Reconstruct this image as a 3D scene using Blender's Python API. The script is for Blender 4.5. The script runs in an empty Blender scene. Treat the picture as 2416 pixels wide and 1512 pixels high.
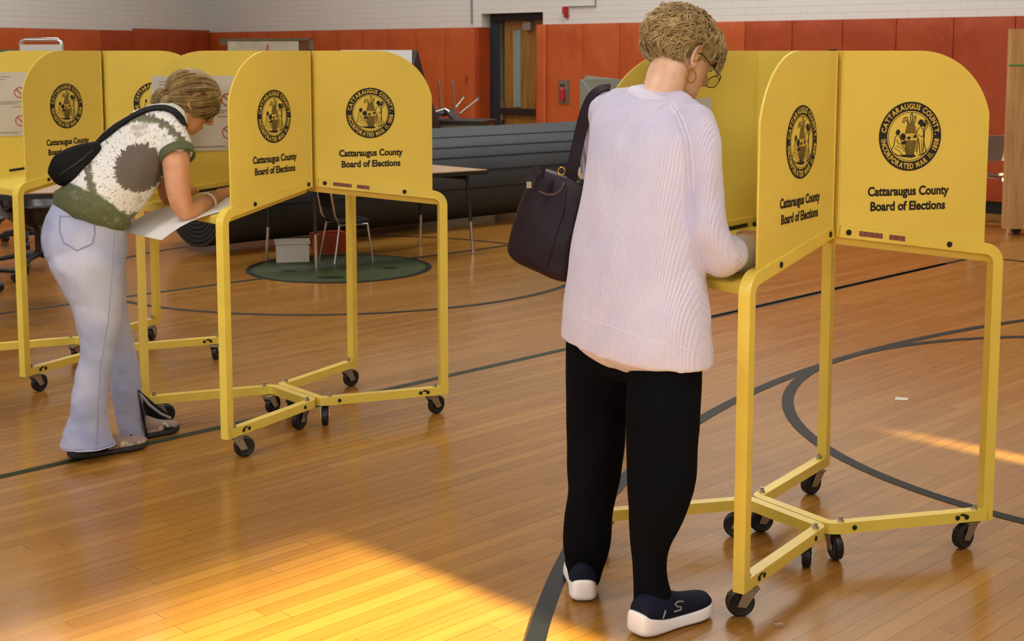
EXPOSURE=0.0; CEILING_W=260; WINDOW_W=260; SUN_W=22; KEYS=[]
EXPOSURE=-0.74; SUN_W=145; CEILING_W=240; WINDOW_W=290; KEYS=[(4,1.6),(5,1.6)]
import bpy, bmesh, math, random
from math import sin, cos, pi, radians as R, atan2, hypot, sqrt, tan
from mathutils import Vector, Matrix, noise
random.seed(7)
SC = bpy.context.scene
COL = SC.collection

# ---------------------------------------------------------------- camera numbers
FPX = 3251.4; CAMH = 1.5; CY = 501.5; PITCH = math.atan(382 / FPX)
def ray(px, py):
    x = (px - 1208) / FPX; y = -(py - CY) / FPX
    return (x, cos(PITCH) + y * sin(PITCH), -sin(PITCH) + y * cos(PITCH))
def G(px, py, z=0.0):
    d = ray(px, py); t = (z - CAMH) / d[2]; return Vector((d[0] * t, d[1] * t, z))
def at(px, py, Y):
    d = ray(px, py); t = Y / d[1]; return Vector((d[0] * t, Y, CAMH + d[2] * t))
def V(*a): return Vector(a)

# ---------------------------------------------------------------- materials
def srgb(h):
    h = h.lstrip('#'); c = [int(h[i:i + 2], 16) / 255 for i in (0, 2, 4)]
    return tuple((x / 12.92 if x <= .04045 else ((x + .055) / 1.055) ** 2.4) for x in c) + (1,)
class NT:
    def __init__(s, name):
        s.m = bpy.data.materials.new(name); s.m.use_nodes = True
        s.t = s.m.node_tree; s.n = s.t.nodes; s.b = s.n['Principled BSDF']
    def add(s, typ, **k):
        n = s.n.new(typ)
        for a, v in k.items():
            if a.startswith('i_'): n.inputs[a[2:].replace('_', ' ')].default_value = v
            else: setattr(n, a, v)
        return n
    def l(s, a, b): s.t.links.new(a, b)
    def math(s, op, a, b=None, clamp=False):
        n = s.n.new('ShaderNodeMath'); n.operation = op; n.use_clamp = clamp
        for i, x in enumerate((a, b)):
            if x is None: continue
            if isinstance(x, (int, float)): n.inputs[i].default_value = x
            else: s.l(x, n.inputs[i])
        return n.outputs[0]
    def mix(s, fac, a, b, mode='MIX'):
        n = s.n.new('ShaderNodeMix'); n.data_type = 'RGBA'; n.blend_type = mode
        for i, x in ((0, fac), (6, a), (7, b)):
            if isinstance(x, (int, float, tuple)): n.inputs[i].default_value = x
            else: s.l(x, n.inputs[i])
        return n.outputs[2]
    def ramp(s, fac, stops, interp='LINEAR'):
        n = s.n.new('ShaderNodeValToRGB'); n.color_ramp.interpolation = interp
        e = n.color_ramp.elements
        while len(e) < len(stops): e.new(1)
        for i, (p, c) in enumerate(stops): e[i].position = p; e[i].color = c
        s.l(fac, n.inputs[0]); return n.outputs[0]
    def bump(s, h, strength=.3, dist=.002):
        n = s.n.new('ShaderNodeBump'); n.inputs['Strength'].default_value = strength
        n.inputs['Distance'].default_value = dist; s.l(h, n.inputs['Height']); s.l(n.outputs[0], s.b.inputs['Normal'])
    def noise(s, scale, detail=3, vec=None, rough=.5):
        n = s.n.new('ShaderNodeTexNoise'); n.inputs['Scale'].default_value = scale
        n.inputs['Detail'].default_value = detail; n.inputs['Roughness'].default_value = rough
        s.l(vec if vec else s.co(), n.inputs['Vector']); return n.outputs[0]
    def co(s):
        if not hasattr(s, '_c'): s._c = s.n.new('ShaderNodeNewGeometry').outputs['Position'] if s.world else s.n.new('ShaderNodeTexCoord').outputs['Object']
        return s._c
    world = False
def mk(name, col, rough=.5, metal=0, var=.12, scale=8, bump=0, bscale=60, spec=.5, coat=0, sheen=0, bdist=.002, world=False):
    N = NT(name); N.world = world
    c = srgb(col)
    if var:
        d = tuple(x * (1 - var) for x in c[:3]) + (1,); u = tuple(min(1, x * (1 + var)) for x in c[:3]) + (1,)
        N.l(N.ramp(N.noise(scale, 4), [(.3, d), (.7, u)]), N.b.inputs['Base Color'])
    else: N.b.inputs['Base Color'].default_value = c
    N.b.inputs['Roughness'].default_value = rough; N.b.inputs['Metallic'].default_value = metal
    N.b.inputs['Specular IOR Level'].default_value = spec; N.b.inputs['Coat Weight'].default_value = coat
    N.b.inputs['Sheen Weight'].default_value = sheen
    if bump: N.bump(N.noise(bscale, 3), bump, bdist)
    return N.m
M = {}
M['yellow'] = mk('booth_yellow_paint', '#E0C552', .45, var=.035, scale=5, bump=.08, bscale=220)
M['yellow_tube'] = mk('frame_yellow_enamel', '#E3C852', .33, var=.05, scale=12, coat=.2)
M['ink'] = mk('black_ink', '#17140C', .7, var=0)
M['seal_yellow'] = mk('seal_yellow', '#CDB045', .45, var=0)
M['hatch'] = mk('seal_hatch_tone', '#8A7423', .6, var=.3, scale=300)
M['plug'] = mk('black_plastic_plug', '#15130F', .5, var=0)
M['sticker'] = mk('worn_maroon_sticker', '#7A4A3E', .5, var=.35, scale=80)
M['sticker_pale'] = mk('worn_pale_sticker', '#A58C86', .5, var=.3, scale=120)
M['rubber'] = mk('black_rubber', '#100F0E', .45, var=.1)
M['steel'] = mk('zinc_steel', '#A9A59B', .35, .9, var=.1)
M['chrome'] = mk('chrome', '#C9C9C6', .15, 1, var=0)
M['paper'] = mk('white_paper', '#D9D5CE', .8, var=.03, scale=6)
M['paper_grey'] = mk('notice_paper', '#C4BDB0', .8, var=.05, scale=9)
M['print_red'] = mk('faded_red_print', '#A8594E', .8, var=.1)
M['print_grey'] = mk('grey_print', '#8E8678', .8, var=.25, scale=160)
M['skin'] = None
M['white_metal'] = mk('white_enamel', '#C9C6B8', .5)
M['dark_metal'] = mk('dark_metal', '#1D1C1C', .4)
M['board_white'] = mk('whiteboard', '#CFCFC8', .3, var=.02)
M['tan_top'] = mk('tan_laminate', '#A98A6C', .35, var=.04, scale=20)
M['black_edge'] = mk('black_edge', '#15120F', .5, var=0)
M['orange_plastic'] = mk('orange_plastic', '#A8421A', .4)
M['grey_board'] = mk('grey_corrugated_plastic', '#7D8378', .6, var=.04)
M['wood'] = None
M['red'] = mk('fire_red', '#9E2222', .4)
M['green'] = mk('green_tape', '#3C8A3A', .6)
M['seat_plastic'] = mk('dark_seat_plastic', '#241E22', .35)

def skin_mat(name, c1, c2):
    N = NT(name); N.l(N.ramp(N.noise(22, 5), [(.3, srgb(c1)), (.72, srgb(c2))]), N.b.inputs['Base Color'])
    N.b.inputs['Roughness'].default_value = .5
    N.b.inputs['Subsurface Weight'].default_value = .15; N.b.inputs['Subsurface Radius'].default_value = (.012, .005, .003)
    N.b.inputs['Subsurface Scale'].default_value = 1
    N.bump(N.noise(160, 4), .25, .001); return N.m
M['skin_pale'] = skin_mat('pale_skin', '#D2A184', '#E6BE9E')
M['skin_tan'] = skin_mat('tanned_skin', '#B97F5C', '#CE9872')

def wood_mat(name, c1, c2, c3, rough=.4, axis=2):
    N = NT(name); mp = N.add('ShaderNodeMapping'); N.l(N.co(), mp.inputs[0])
    s = [9, 9, 9]; s[axis] = .7; mp.inputs['Scale'].default_value = s
    n = N.noise(3, 6, mp.outputs[0], .6)
    N.l(N.ramp(n, [(.3, srgb(c1)), (.5, srgb(c2)), (.7, srgb(c3))]), N.b.inputs['Base Color'])
    N.b.inputs['Roughness'].default_value = rough; return N.m
M['door_wood'] = wood_mat('oak_door', '#6E4A1B', '#8A6227', '#9A7030')
M['board_wood'] = wood_mat('tan_plywood', '#9C703F', '#B68A56', '#C69B66', .5)
M['navy'] = mk('navy_frame', '#0B0E1D', .5, var=0)
M['jamb'] = mk('grey_green_jamb', '#5F6653', .5, var=0)
M['blind_glass'] = mk('frosted_wired_glass', '#7F8A86', .25, var=.04)

def floor_mat():
    N = NT('maple_gym_floor'); N.world = True
    mp = N.add('ShaderNodeMapping'); N.l(N.co(), mp.inputs[0]); mp.inputs['Rotation'].default_value = (0, 0, R(-45))
    br = N.add('ShaderNodeTexBrick', offset=0, offset_frequency=2, squash=1, squash_frequency=2)
    sp = N.add('ShaderNodeSeparateXYZ'); N.l(mp.outputs[0], sp.inputs[0]); row = N.math('FLOOR', N.math('DIVIDE', sp.outputs[1], .057))
    wn = N.add('ShaderNodeTexWhiteNoise', noise_dimensions='1D'); N.l(row, wn.inputs['W'])
    cb = N.add('ShaderNodeCombineXYZ'); N.l(N.math('ADD', sp.outputs[0], N.math('MULTIPLY', wn.outputs['Value'], 1.15)), cb.inputs[0]); N.l(sp.outputs[1], cb.inputs[1]); N.l(cb.outputs[0], br.inputs['Vector'])
    for k, v in (('Scale', 1), ('Mortar Size', .0012), ('Mortar Smooth', .3), ('Bias', 0), ('Brick Width', 1.15), ('Row Height', .057)): br.inputs[k].default_value = v
    br.inputs['Color1'].default_value = (0, 0, 0, 1); br.inputs['Color2'].default_value = (1, 1, 1, 1); br.inputs['Mortar'].default_value = (.5, .5, .5, 1)
    base = N.ramp(br.outputs['Color'], [(0, srgb('#87581F')), (.35, srgb('#8F6026')), (.7, srgb('#98692B')), (1, srgb('#A37634'))])
    mp2 = N.add('ShaderNodeMapping'); N.l(mp.outputs[0], mp2.inputs[0]); mp2.inputs['Scale'].default_value = (.7, 18, 1)
    g = N.noise(2.2, 6, mp2.outputs[0], .65)
    base = N.mix(.4, base, N.ramp(g, [(.3, srgb('#865A22')), (.7, srgb('#AD8039'))]), 'MIX')
    big = N.noise(.9, 2)
    base = N.mix(N.math('MULTIPLY', big, .25), base, srgb('#8F571E'))
    dark = N.mix(br.outputs['Fac'], base, srgb('#63401A'))
    N.l(dark, N.b.inputs['Base Color'])
    N.b.inputs['Specular IOR Level'].default_value = .5
    r = N.noise(14, 4); rr = N.math('ADD', N.math('MULTIPLY', r, .16), .12)
    N.l(rr, N.b.inputs['Roughness'])
    N.bump(N.math('ADD', N.math('MULTIPLY', g, .25), N.math('MULTIPLY', br.outputs['Fac'], -.5)), .06, .001)
    return N.m
M['floor'] = floor_mat()
M['line_dark'] = mk('dark_grey_court_paint', '#141410', .5, spec=.2, var=.12, scale=30)
M['line_green'] = mk('green_court_paint', '#1F2E18', .5, spec=.2, var=.12, scale=30)
M['circle_green'] = mk('green_floor_disc', '#344021', .5, spec=.25, var=.12, scale=6)

def brick_mat():
    N = NT('white_painted_block'); N.world = True
    mp = N.add('ShaderNodeMapping'); N.l(N.co(), mp.inputs[0])
    sep = N.add('ShaderNodeSeparateXYZ'); N.l(N.co(), sep.inputs[0])
    cmb = N.add('ShaderNodeCombineXYZ'); N.l(N.math('ADD', N.math('MULTIPLY', sep.outputs[0], .67), N.math('MULTIPLY', sep.outputs[1], -.742)), cmb.inputs[0]); N.l(sep.outputs[2], cmb.inputs[1])
    br = N.add('ShaderNodeTexBrick'); N.l(cmb.outputs[0], br.inputs['Vector'])
    for k, v in (('Scale', 1), ('Mortar Size', .008), ('Mortar Smooth', .5), ('Brick Width', .36), ('Row Height', .075)): br.inputs[k].default_value = v
    c = N.mix(br.outputs['Fac'], srgb('#D0D0CA'), srgb('#C6C6C0'))
    N.l(c, N.b.inputs['Base Color']); N.b.inputs['Roughness'].default_value = .7
    N.bump(N.math('MULTIPLY', br.outputs['Fac'], -1), .2, .003); return N.m
M['block'] = brick_mat()
M['plain_wall'] = mk('pale_wall_paint', '#CBCAC4', .8, var=.03, scale=1)
M['ceiling'] = mk('ceiling_paint', '#D4D4D0', .8, var=.02, scale=1)
def pad_mat(nm, a, b):
    N = NT(nm); N.world = True
    n = N.noise(1.7, 4)
    N.l(N.ramp(n, [(.3, srgb(a)), (.7, srgb(b))]), N.b.inputs['Base Color']); N.b.inputs['Roughness'].default_value = .48
    w = N.noise(2.6, 2); mp = N.add('ShaderNodeMapping'); N.l(N.co(), mp.inputs[0]); mp.inputs['Scale'].default_value = (2.5, 2.5, 1.2); mp.inputs['Rotation'].default_value = (.6, .4, .8)
    w2 = N.noise(2.0, 3, mp.outputs[0]); N.bump(w2, .5, .05); return N.m
M['pad'] = pad_mat('orange_vinyl', '#AA4A1A', '#B65622')
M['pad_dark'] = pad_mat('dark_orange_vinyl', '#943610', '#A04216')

# ---------------------------------------------------------------- object helpers
WM = {}
def tag(o, label=None, cat=None, group=None, kind=None):
    if label: o['label'] = label
    if cat: o['category'] = cat
    if group: o['group'] = group
    if kind: o['kind'] = kind
    return o
def thing(name, label, cat, loc=(0, 0, 0), rz=0, group=None):
    o = bpy.data.objects.new(name, None); o.empty_display_size = .1; COL.objects.link(o)
    o.location = loc; o.rotation_euler = (0, 0, rz)
    WM[o.name] = Matrix.Translation(Vector(loc)) @ Matrix.Rotation(rz, 4, 'Z')
    return tag(o, label, cat, group)
class MB:
    def __init__(s): s.v = []; s.f = []; s.mi = []; s.cur = 0
    def add(s, vs, fs):
        n = len(s.v); s.v += [Vector(v) for v in vs]; s.f += [tuple(i + n for i in f) for f in fs]; s.mi += [s.cur] * len(fs); return s
    def box(s, c, d, rz=0, m=None):
        c = Vector(c); vs = []
        for z in (-1, 1):
            for x, y in ((-1, -1), (1, -1), (1, 1), (-1, 1)):
                p = Vector((x * d[0] / 2, y * d[1] / 2, z * d[2] / 2))
                p = (m @ p) if m else Matrix.Rotation(rz, 3, 'Z') @ p
                vs.append(c + p)
        return s.add(vs, [(3, 2, 1, 0), (4, 5, 6, 7), (0, 1, 5, 4), (1, 2, 6, 5), (2, 3, 7, 6), (3, 0, 4, 7)])
    def prism(s, poly, z0, z1):
        n = len(poly); a = sum(poly[i][0] * poly[(i + 1) % n][1] - poly[(i + 1) % n][0] * poly[i][1] for i in range(n))
        if a < 0: poly = poly[::-1]
        vs = [(p[0], p[1], z0) for p in poly] + [(p[0], p[1], z1) for p in poly]
        return s.add(vs, [tuple(range(n - 1, -1, -1)), tuple(range(n, 2 * n))] + [(i, (i + 1) % n, n + (i + 1) % n, n + i) for i in range(n)])
    def loft(s, rings, cap=True, closed=False):
        n = len(rings[0]); vs = [p for r in rings for p in r]; k = len(rings)
        fs = [(i * n + j, i * n + (j + 1) % n, (i + 1) * n + (j + 1) % n, (i + 1) * n + j) for i in range(k - 1) for j in range(n)]
        if closed: fs += [((k - 1) * n + j, (k - 1) * n + (j + 1) % n, (j + 1) % n, j) for j in range(n)]
        elif cap: fs += [tuple(range(n - 1, -1, -1)), tuple(range((k - 1) * n, k * n))]
        return s.add(vs, fs)
    def tube(s, path, r, seg=10, sq=False, up=None, radii=None, flat=1, closed=False):
        path = [Vector(p) for p in path]; rings = []; n = len(path)
        ref = Vector(up) if up else None
        for i, p in enumerate(path):
            if closed: t = (path[(i + 1) % n] - path[i - 1]).normalized()
            elif i == 0: t = (path[1] - p).normalized()
            elif i == n - 1: t = (p - path[i - 1]).normalized()
            else:
                a = (p - path[i - 1]).normalized(); b = (path[i + 1] - p).normalized(); t = (a + b)
                t = t.normalized() if t.length > 1e-6 else a
            if ref is None: ref = Vector((0, 0, 1)) if abs(t.z) < .9 else Vector((1, 0, 0))
            x = ref - t * ref.dot(t)
            if x.length < 1e-5: x = t.orthogonal()
            x.normalize(); y = t.cross(x); 
            if not up: ref = x
            rr = radii[i] if radii else r; k = 1
            if sq:
                if 0 < i < n - 1:
                    a = (p - path[i - 1]).normalized(); b = (path[i + 1] - p).normalized(); k = 1 / max(.5, sqrt((1 + a.dot(b)) / 2))
                ring = [p + x * rr * sx + y * rr * sy for sx, sy in ((1, 1), (-1, 1), (-1, -1), (1, -1))]
            else: ring = [p + x * rr * cos(2 * pi * j / seg) + y * rr * flat * sin(2 * pi * j / seg) for j in range(seg)]
            rings.append(ring)
        return s.loft(rings, closed=closed)
    def cyl(s, a, b, r, seg=20, r2=None):
        return s.tube([a, b], r, seg, radii=[r, r2 if r2 is not None else r])
    def build(s, name, mat, parent=None, smooth=False, world=True, bevel=0):
        me = bpy.data.meshes.new(name)
        vs = s.v
        root = parent
        while root is not None and root.parent: root = root.parent
        if parent is not None and world and root.name in WM:
            inv = WM[root.name].inverted(); vs = [inv @ v for v in vs]
        me.from_pydata([tuple(v) for v in vs], [], s.f); me.update()
        for mm in (mat if isinstance(mat, (list, tuple)) else [mat]): me.materials.append(mm)
        if isinstance(mat, (list, tuple)):
            for p, k in zip(me.polygons, s.mi): p.material_index = k
        bm = bmesh.new(); bm.from_mesh(me); bmesh.ops.recalc_face_normals(bm, faces=bm.faces)
        if bevel: bmesh.ops.bevel(bm, geom=[e for e in bm.edges if e.calc_face_angle(0) > .6], offset=bevel, segments=2, affect='EDGES', clamp_overlap=True)
        bm.to_mesh(me); bm.free()
        if smooth:
            me.polygons.foreach_set('use_smooth', [True] * len(me.polygons))
            me.set_sharp_from_angle(angle=R(smooth if smooth is not True else 60))
        o = bpy.data.objects.new(name, me); COL.objects.link(o)
        if parent is not None: o.parent = parent
        return o
def ering(c, A, B, n=28, e=2.0):
    out = []
    for j in range(n):
        t = 2 * pi * j / n; x = cos(t); y = sin(t)
        if e != 2.0:
            x = math.copysign(abs(x) ** (2 / e), x); y = math.copysign(abs(y) ** (2 / e), y)
        out.append(c + A * x + B * y)
    return out
def cr(p, t):  # catmull-rom over a list of vector tuples
    n = len(p); i = min(int(t), n - 2); u = t - i
    g = lambda k: p[max(0, min(n - 1, k))]
    res = []
    for a, b, c, d in zip(g(i - 1), g(i), g(i + 1), g(i + 2)):
        res.append(.5 * ((2 * b) + (c - a) * u + (2 * a - 5 * b + 4 * c - d) * u * u + (3 * b - a - 3 * c + d) * u ** 3))
    return res
def limb(mb, keys, sub=4, n=28, e=2.0, dome=True):
    """keys: (centre, A, B) vectors; smooth loft with rounded ends"""
    ks = [(Vector(c), Vector(a), Vector(b)) for c, a, b in keys]
    rings = []
    m = (len(ks) - 1) * sub
    for i in range(m + 1):
        c, a, b = cr(ks, i / sub); rings.append((c, a, b))
    out = []
    if dome:
        c0, a0, b0 = rings[0]; d = (c0 - rings[1][0]).normalized(); h = min(a0.length, b0.length) * .7
        out += [ering(c0 + d * h * k, a0 * f, b0 * f, n, e) for k, f in ((1, .15), (.85, .5), (.5, .84))]
    out += [ering(c, a, b, n, e) for c, a, b in rings]
    if dome:
        c0, a0, b0 = rings[-1]; d = (c0 - rings[-2][0]).normalized(); h = min(a0.length, b0.length) * .7
        out += [ering(c0 + d * h * k, a0 * f, b0 * f, n, e) for k, f in ((.5, .84), (.85, .5), (1, .15))]
    mb.loft(out); return mb
def rlimb(mb, pts, flat=1.0, ref=(0, 0, 1), sub=4, n=20):
    """pts: (point, radius); round tapered limb"""
    P = [Vector(p) for p, _ in pts]; keys = []
    rf = Vector(ref)
    for i, (p, r) in enumerate(pts):
        t = (P[min(i + 1, len(P) - 1)] - P[max(i - 1, 0)]).normalized()
        x = rf - t * rf.dot(t)
        if x.length < .05: x = t.orthogonal()
        x.normalize(); y = t.cross(x); rf = x
        keys.append((P[i], x * r, y * r * flat))
    return limb(mb, keys, sub, n)
def modify(o, mods):
    for typ, kw in mods:
        m = o.modifiers.new(typ.lower(), typ)
        for k, v in kw.items(): setattr(m, k, v)
    dg = bpy.context.evaluated_depsgraph_get(); dg.update()
    me = bpy.data.meshes.new_from_object(o.evaluated_get(dg)); old = o.data; o.modifiers.clear()
    o.data = me
    bpy.data.meshes.remove(old)
    me.polygons.foreach_set('use_smooth', [True] * len(me.polygons))
    return o
def remesh(o, vox=.005, sm=6, fac=.6):
    return modify(o, [('REMESH', dict(mode='VOXEL', voxel_size=vox)), ('SMOOTH', dict(factor=fac, iterations=sm))])
def fold(o, fn):
    me = o.data; me.update()
    nor = [v.normal.copy() for v in me.vertices]
    for v, n in zip(me.vertices, nor): v.co += n * fn(v.co)
    me.update()
def copy_tree(o, parent=None):
    c = o.copy(); COL.objects.link(c)
    if parent is not None: c.parent = parent
    for ch in list(o.children): copy_tree(ch, c)
    return c
# glyph meshes (curve text turned into flat geometry)
_gl = {}
def glyph(txt, size, bold=0.0):
    k = (txt, size, bold)
    if k not in _gl:
        cu = bpy.data.curves.new('t', 'FONT'); cu.body = txt; cu.size = size; cu.align_x = 'CENTER'; cu.offset = bold; cu.resolution_u = 4
        o = bpy.data.objects.new('t', cu); COL.objects.link(o)
        dg = bpy.context.evaluated_depsgraph_get(); dg.update()
        me = bpy.data.meshes.new_from_object(o.evaluated_get(dg))
        _gl[k] = ([v.co.copy() for v in me.vertices], [tuple(p.vertices) for p in me.polygons])
        bpy.data.objects.remove(o); bpy.data.curves.remove(cu); bpy.data.meshes.remove(me)
    return _gl[k]
def glyph_w(txt, size, bold=0.0):
    vs, _ = glyph(txt, size, bold)
    return (max(v.x for v in vs) - min(v.x for v in vs)) if vs else size * .3
# ================================================================= camera / world
cam = bpy.data.cameras.new('camera'); camo = bpy.data.objects.new('camera', cam); COL.objects.link(camo)
camo.location = (0, 0, CAMH); camo.rotation_euler = (pi / 2 - PITCH, 0, 0)
cam.sensor_width = 36; cam.lens = FPX / 2416 * 36; cam.shift_y = -(756 - CY) / 2416
cam.clip_start = .05; cam.clip_end = 200
cam.dof.use_dof = True; cam.dof.focus_distance = 4.3; cam.dof.aperture_fstop = 10
SC.camera = camo
SC.view_settings.view_transform = 'Standard'; SC.view_settings.look = 'None'
SC.view_settings.gamma = 1; SC.view_settings.exposure = EXPOSURE
SC.view_settings.use_curve_mapping = False
w = bpy.data.worlds.new('world'); SC.world = w; w.use_nodes = True
w.node_tree.nodes['Background'].inputs[0].default_value = (.75, .85, 1, 1); w.node_tree.nodes['Background'].inputs[1].default_value = 1.0

# ================================================================= room shell
CORN = V(-5.04, 23.2, 0); RD = V(.6705, -.7419, 0); LD = V(-.319, -.9478, 0)
RN = V(-.7419, -.6705, 0)      # right wall normal into the room
LN = V(.9478, -.319, 0)        # left wall normal into the room
CEIL = 6.4
PC = [CORN, V(13.8, 2.4, 0), V(1.4, -9.9, 0), V(-11.8, 3.3, 0)]
T_DOOR0, T_DOOR1 = 7.13, 8.07   # door opening along the right wall
def wallbox(name, a, b, z0, z1, th, mat, out):
    m = MB(); a = Vector(a); b = Vector(b); o = Vector(out) * th
    m.prism([(a.x, a.y), (b.x, b.y), (b.x + o.x, b.y + o.y), (a.x + o.x, a.y + o.y)], z0, z1)
    return m.build(name, mat)
def pw(t, off=0): return CORN + RD * t - RN * off
# right back wall as one mesh with the door opening
m = MB(); th = .35
def wseg(t0, t1, z0, z1):
    a, b = pw(t0), pw(t1); c, d = pw(t1, th), pw(t0, th)
    m.prism([(a.x, a.y), (b.x, b.y), (c.x, c.y), (d.x, d.y)], z0, z1)
LW = (PC[1] - CORN).length
DTOP = 1.975
def tof(px, off=0, z=1.2):
    lo, hi = -1, 30
    for _ in range(50):
        mid = (lo + hi) / 2; p = CORN + RD * mid - RN * off
        if 1208 + FPX * p.x / (p.y * cos(PITCH) - (z - CAMH) * sin(PITCH)) > px: hi = mid
        else: lo = mid
    return lo
TA = tof(1130, -.07, 1.7); TB = tof(1157, .13, 1.7); TW = min(TA, TB) - .03; T_DOOR1 = tof(1281, 0, 1.9)
wseg(-.3, TW, 0, CEIL); wseg(T_DOOR1, LW, 0, CEIL); wseg(TW, T_DOOR1, DTOP, CEIL)
tag(m.build('wall_right', M['block']), kind='structure')
o = wallbox('wall_left', PC[0] , PC[3], 0, CEIL, .3, M['block'], -LN); tag(o, kind='structure')
# wall behind the camera, plain
d = (PC[2] - PC[3]).normalized(); out = V(-.707, -.707, 0)
tag(wallbox('wall_rear', PC[3], PC[2], 0, CEIL, .3, M['plain_wall'], out), kind='structure')
# daylit side wall (b = 8): open doorway and a narrow crack beside a door leaf
E1 = V(.7071, .7071, 0); E2 = V(.7071, -.7071, 0)
def ab(a, b): return E1 * a + E2 * b
m = MB()
def sseg(a0, a1, z0, z1):
    p, q = ab(a0, 8.02), ab(a1, 8.02); r_, s_ = ab(a1, 8.3), ab(a0, 8.3)
    m.prism([(p.x, p.y), (q.x, q.y), (r_.x, r_.y), (s_.x, s_.y)], z0, z1)
A0, A1 = -6.0, 11.4
DA0, DA1 = 1.15, 2.54; SA0, SA1 = 4.80, 4.87
sseg(A0, DA0, 0, CEIL); sseg(DA1, SA0, 0, CEIL); sseg(SA1, A1, 0, CEIL)
sseg(DA0, DA1, 2.14, CEIL); sseg(SA0, SA1, 2.03, CEIL)
tag(m.build('wall_side', M['plain_wall']), kind='structure')
m = MB(); m.prism([(p.x * 1.03, p.y * 1.03) for p in PC] , -.12, 0)
FLOOR = tag(m.build('floor', M['floor']), kind='structure')
m = MB(); m.prism([(p.x * 1.03, p.y * 1.03) for p in PC], CEIL, CEIL + .2)
tag(m.build('ceiling', M['ceiling']), kind='structure')

m = MB(); q = [pw(8.25, -.0), pw(LW, -.0), pw(LW, -.02), pw(8.25, -.02)]; m.prism([(p.x, p.y) for p in q], .001, .118); tag(m.build('baseboard_right', M['black_edge']), kind='structure')
# ---------------- court markings, painted parts of the floor
def strip(name, pts, w, mat, z=.0012, closed=False):
    m = MB(); n = len(pts); L = []; Q = []
    for i, p in enumerate(pts):
        a = pts[i - 1] if (i > 0 or closed) else p; b = pts[(i + 1) % n] if (i < n - 1 or closed) else p
        t = (Vector(b) - Vector(a)).normalized(); s = Vector((-t.y, t.x)) * w / 2
        L.append((p[0] + s.x, p[1] + s.y, z)); Q.append((p[0] - s.x, p[1] - s.y, z))
    vs = L + Q; k = n if closed else n - 1
    m.add(vs, [(i, (i + 1) % n, n + (i + 1) % n, n + i) for i in range(k)])
    return m.build(name, mat, FLOOR)
def circ(c, r, a0=0, a1=360, n=96): return [Vector((c[0] + r * cos(R(a0 + (a1 - a0) * i / n)), c[1] + r * sin(R(a0 + (a1 - a0) * i / n)))) for i in range(n + 1)]
def arcpts(*a): return circ(*a)
def ext(p, q, s, e):
    p = Vector(p[:2]); q = Vector(q[:2]); d = (q - p).normalized(); return [p - d * s, q + d * e]
strip('court_line', ext((-1.814, 4.741), (.261, 6.832), 3, 4), .042, M['line_green'])
strip('court_line', ext((-2.94, 7.792), (.023, 10.631), 4, 4), .045, M['line_dark'], .0014)
strip('court_arc', circ((5.67, 2.687), 5.651, 95, 210, 140), .052, M['line_dark'], .0016)
strip('court_arc', circ((2.843, 5.463), 1.69, 0, 360, 120)[:-1], .05, M['line_dark'], .0018, True)
strip('court_line', ext((1.119, 7.666), (3.316, 9.904), .8, .4), .045, M['line_dark'])
strip('court_line', ext((2.61, 10.751), (3.667, 9.762), 1.0, 3), .045, M['line_dark'], .0014)
strip('court_arc', circ((-1.2, 9.44), 1.69, 0, 360, 110)[:-1], .042, M['line_dark'], .0018, True)
m = MB(); cc = circ((-1.2, 9.47), .60, 0, 360, 72)[:-1]; m.add([(p.x, p.y, .0022) for p in cc], [tuple(range(72))]); m.build('center_disc', M['circle_green'], FLOOR)
strip('center_ring', circ((-1.2, 9.47), .62, 0, 360, 72)[:-1], .045, M['line_dark'], .0026, True)
for (px, py, sx) in ((680, 640, .05), (920, 633, .05), (780, 655, .1)):
    p = G(px, py); m = MB(); c2 = [(p.x + sx * cos(t * pi / 6), p.y + .05 * sin(t * pi / 6), .003) for t in range(12)]; m.add(c2, [tuple(range(12))]); m.build('disc_mark', M['line_dark'], FLOOR)

# ---------------- door in the right wall
dm = MB()
a = pw(T_DOOR0, .22); b = pw(T_DOOR1 - .005, .22); c = pw(T_DOOR1 - .005, .26); d = pw(T_DOOR0, .26)
dm.prism([(p.x, p.y) for p in (a, b, c, d)], .01, 1.90)
DOOR = tag(dm.build('door_1', M['door_wood']), kind='structure')
def wbox(t0, t1, z0, z1, o0, o1, name, mat, parent, bevel=0):
    m = MB(); q = [pw(t0, o0), pw(t1, o0), pw(t1, o1), pw(t0, o1)]
    m.prism([(p.x, p.y) for p in q], z0, z1); return m.build(name, mat, parent, bevel=bevel)
def tof(px, off=0, z=1.2):
    lo, hi = -1, 30
    for _ in range(50):
        mid = (lo + hi) / 2; p = pw(mid, off)
        if 1208 + FPX * p.x / (p.y * cos(PITCH) - (z - CAMH) * sin(PITCH)) > px: hi = mid
        else: lo = mid
    return lo
wbox(tof(1213, .22), tof(1230, .22), .78, 1.76, .205, .221, 'door_glass', M['blind_glass'], DOOR)
wbox(tof(1188, .22), T_DOOR1 - .05, .68, .76, .15, .22, 'push_bar', M['dark_metal'], DOOR, .01)
wbox(tof(1181, .21), tof(1184, .21), .01, 1.88, .2, .26, 'edge_strip', M['jamb'], DOOR)
wbox(tof(1186, .2), tof(1191, .2), .6, .86, .16, .22, 'latch_plate', M['steel'], DOOR)
wbox(tof(1240, .2), tof(1258, .2), 1.76, 1.86, .15, .22, 'door_closer', M['steel'], DOOR)
fr = MB()
q = [pw(tof(1157, .135), .135), pw(tof(1181, .2), .2), pw(tof(1181, .2), .28), pw(tof(1157, .135) - .08, .28)]; fr.prism([(p.x, p.y) for p in q], .01, DTOP - .01)
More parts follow.
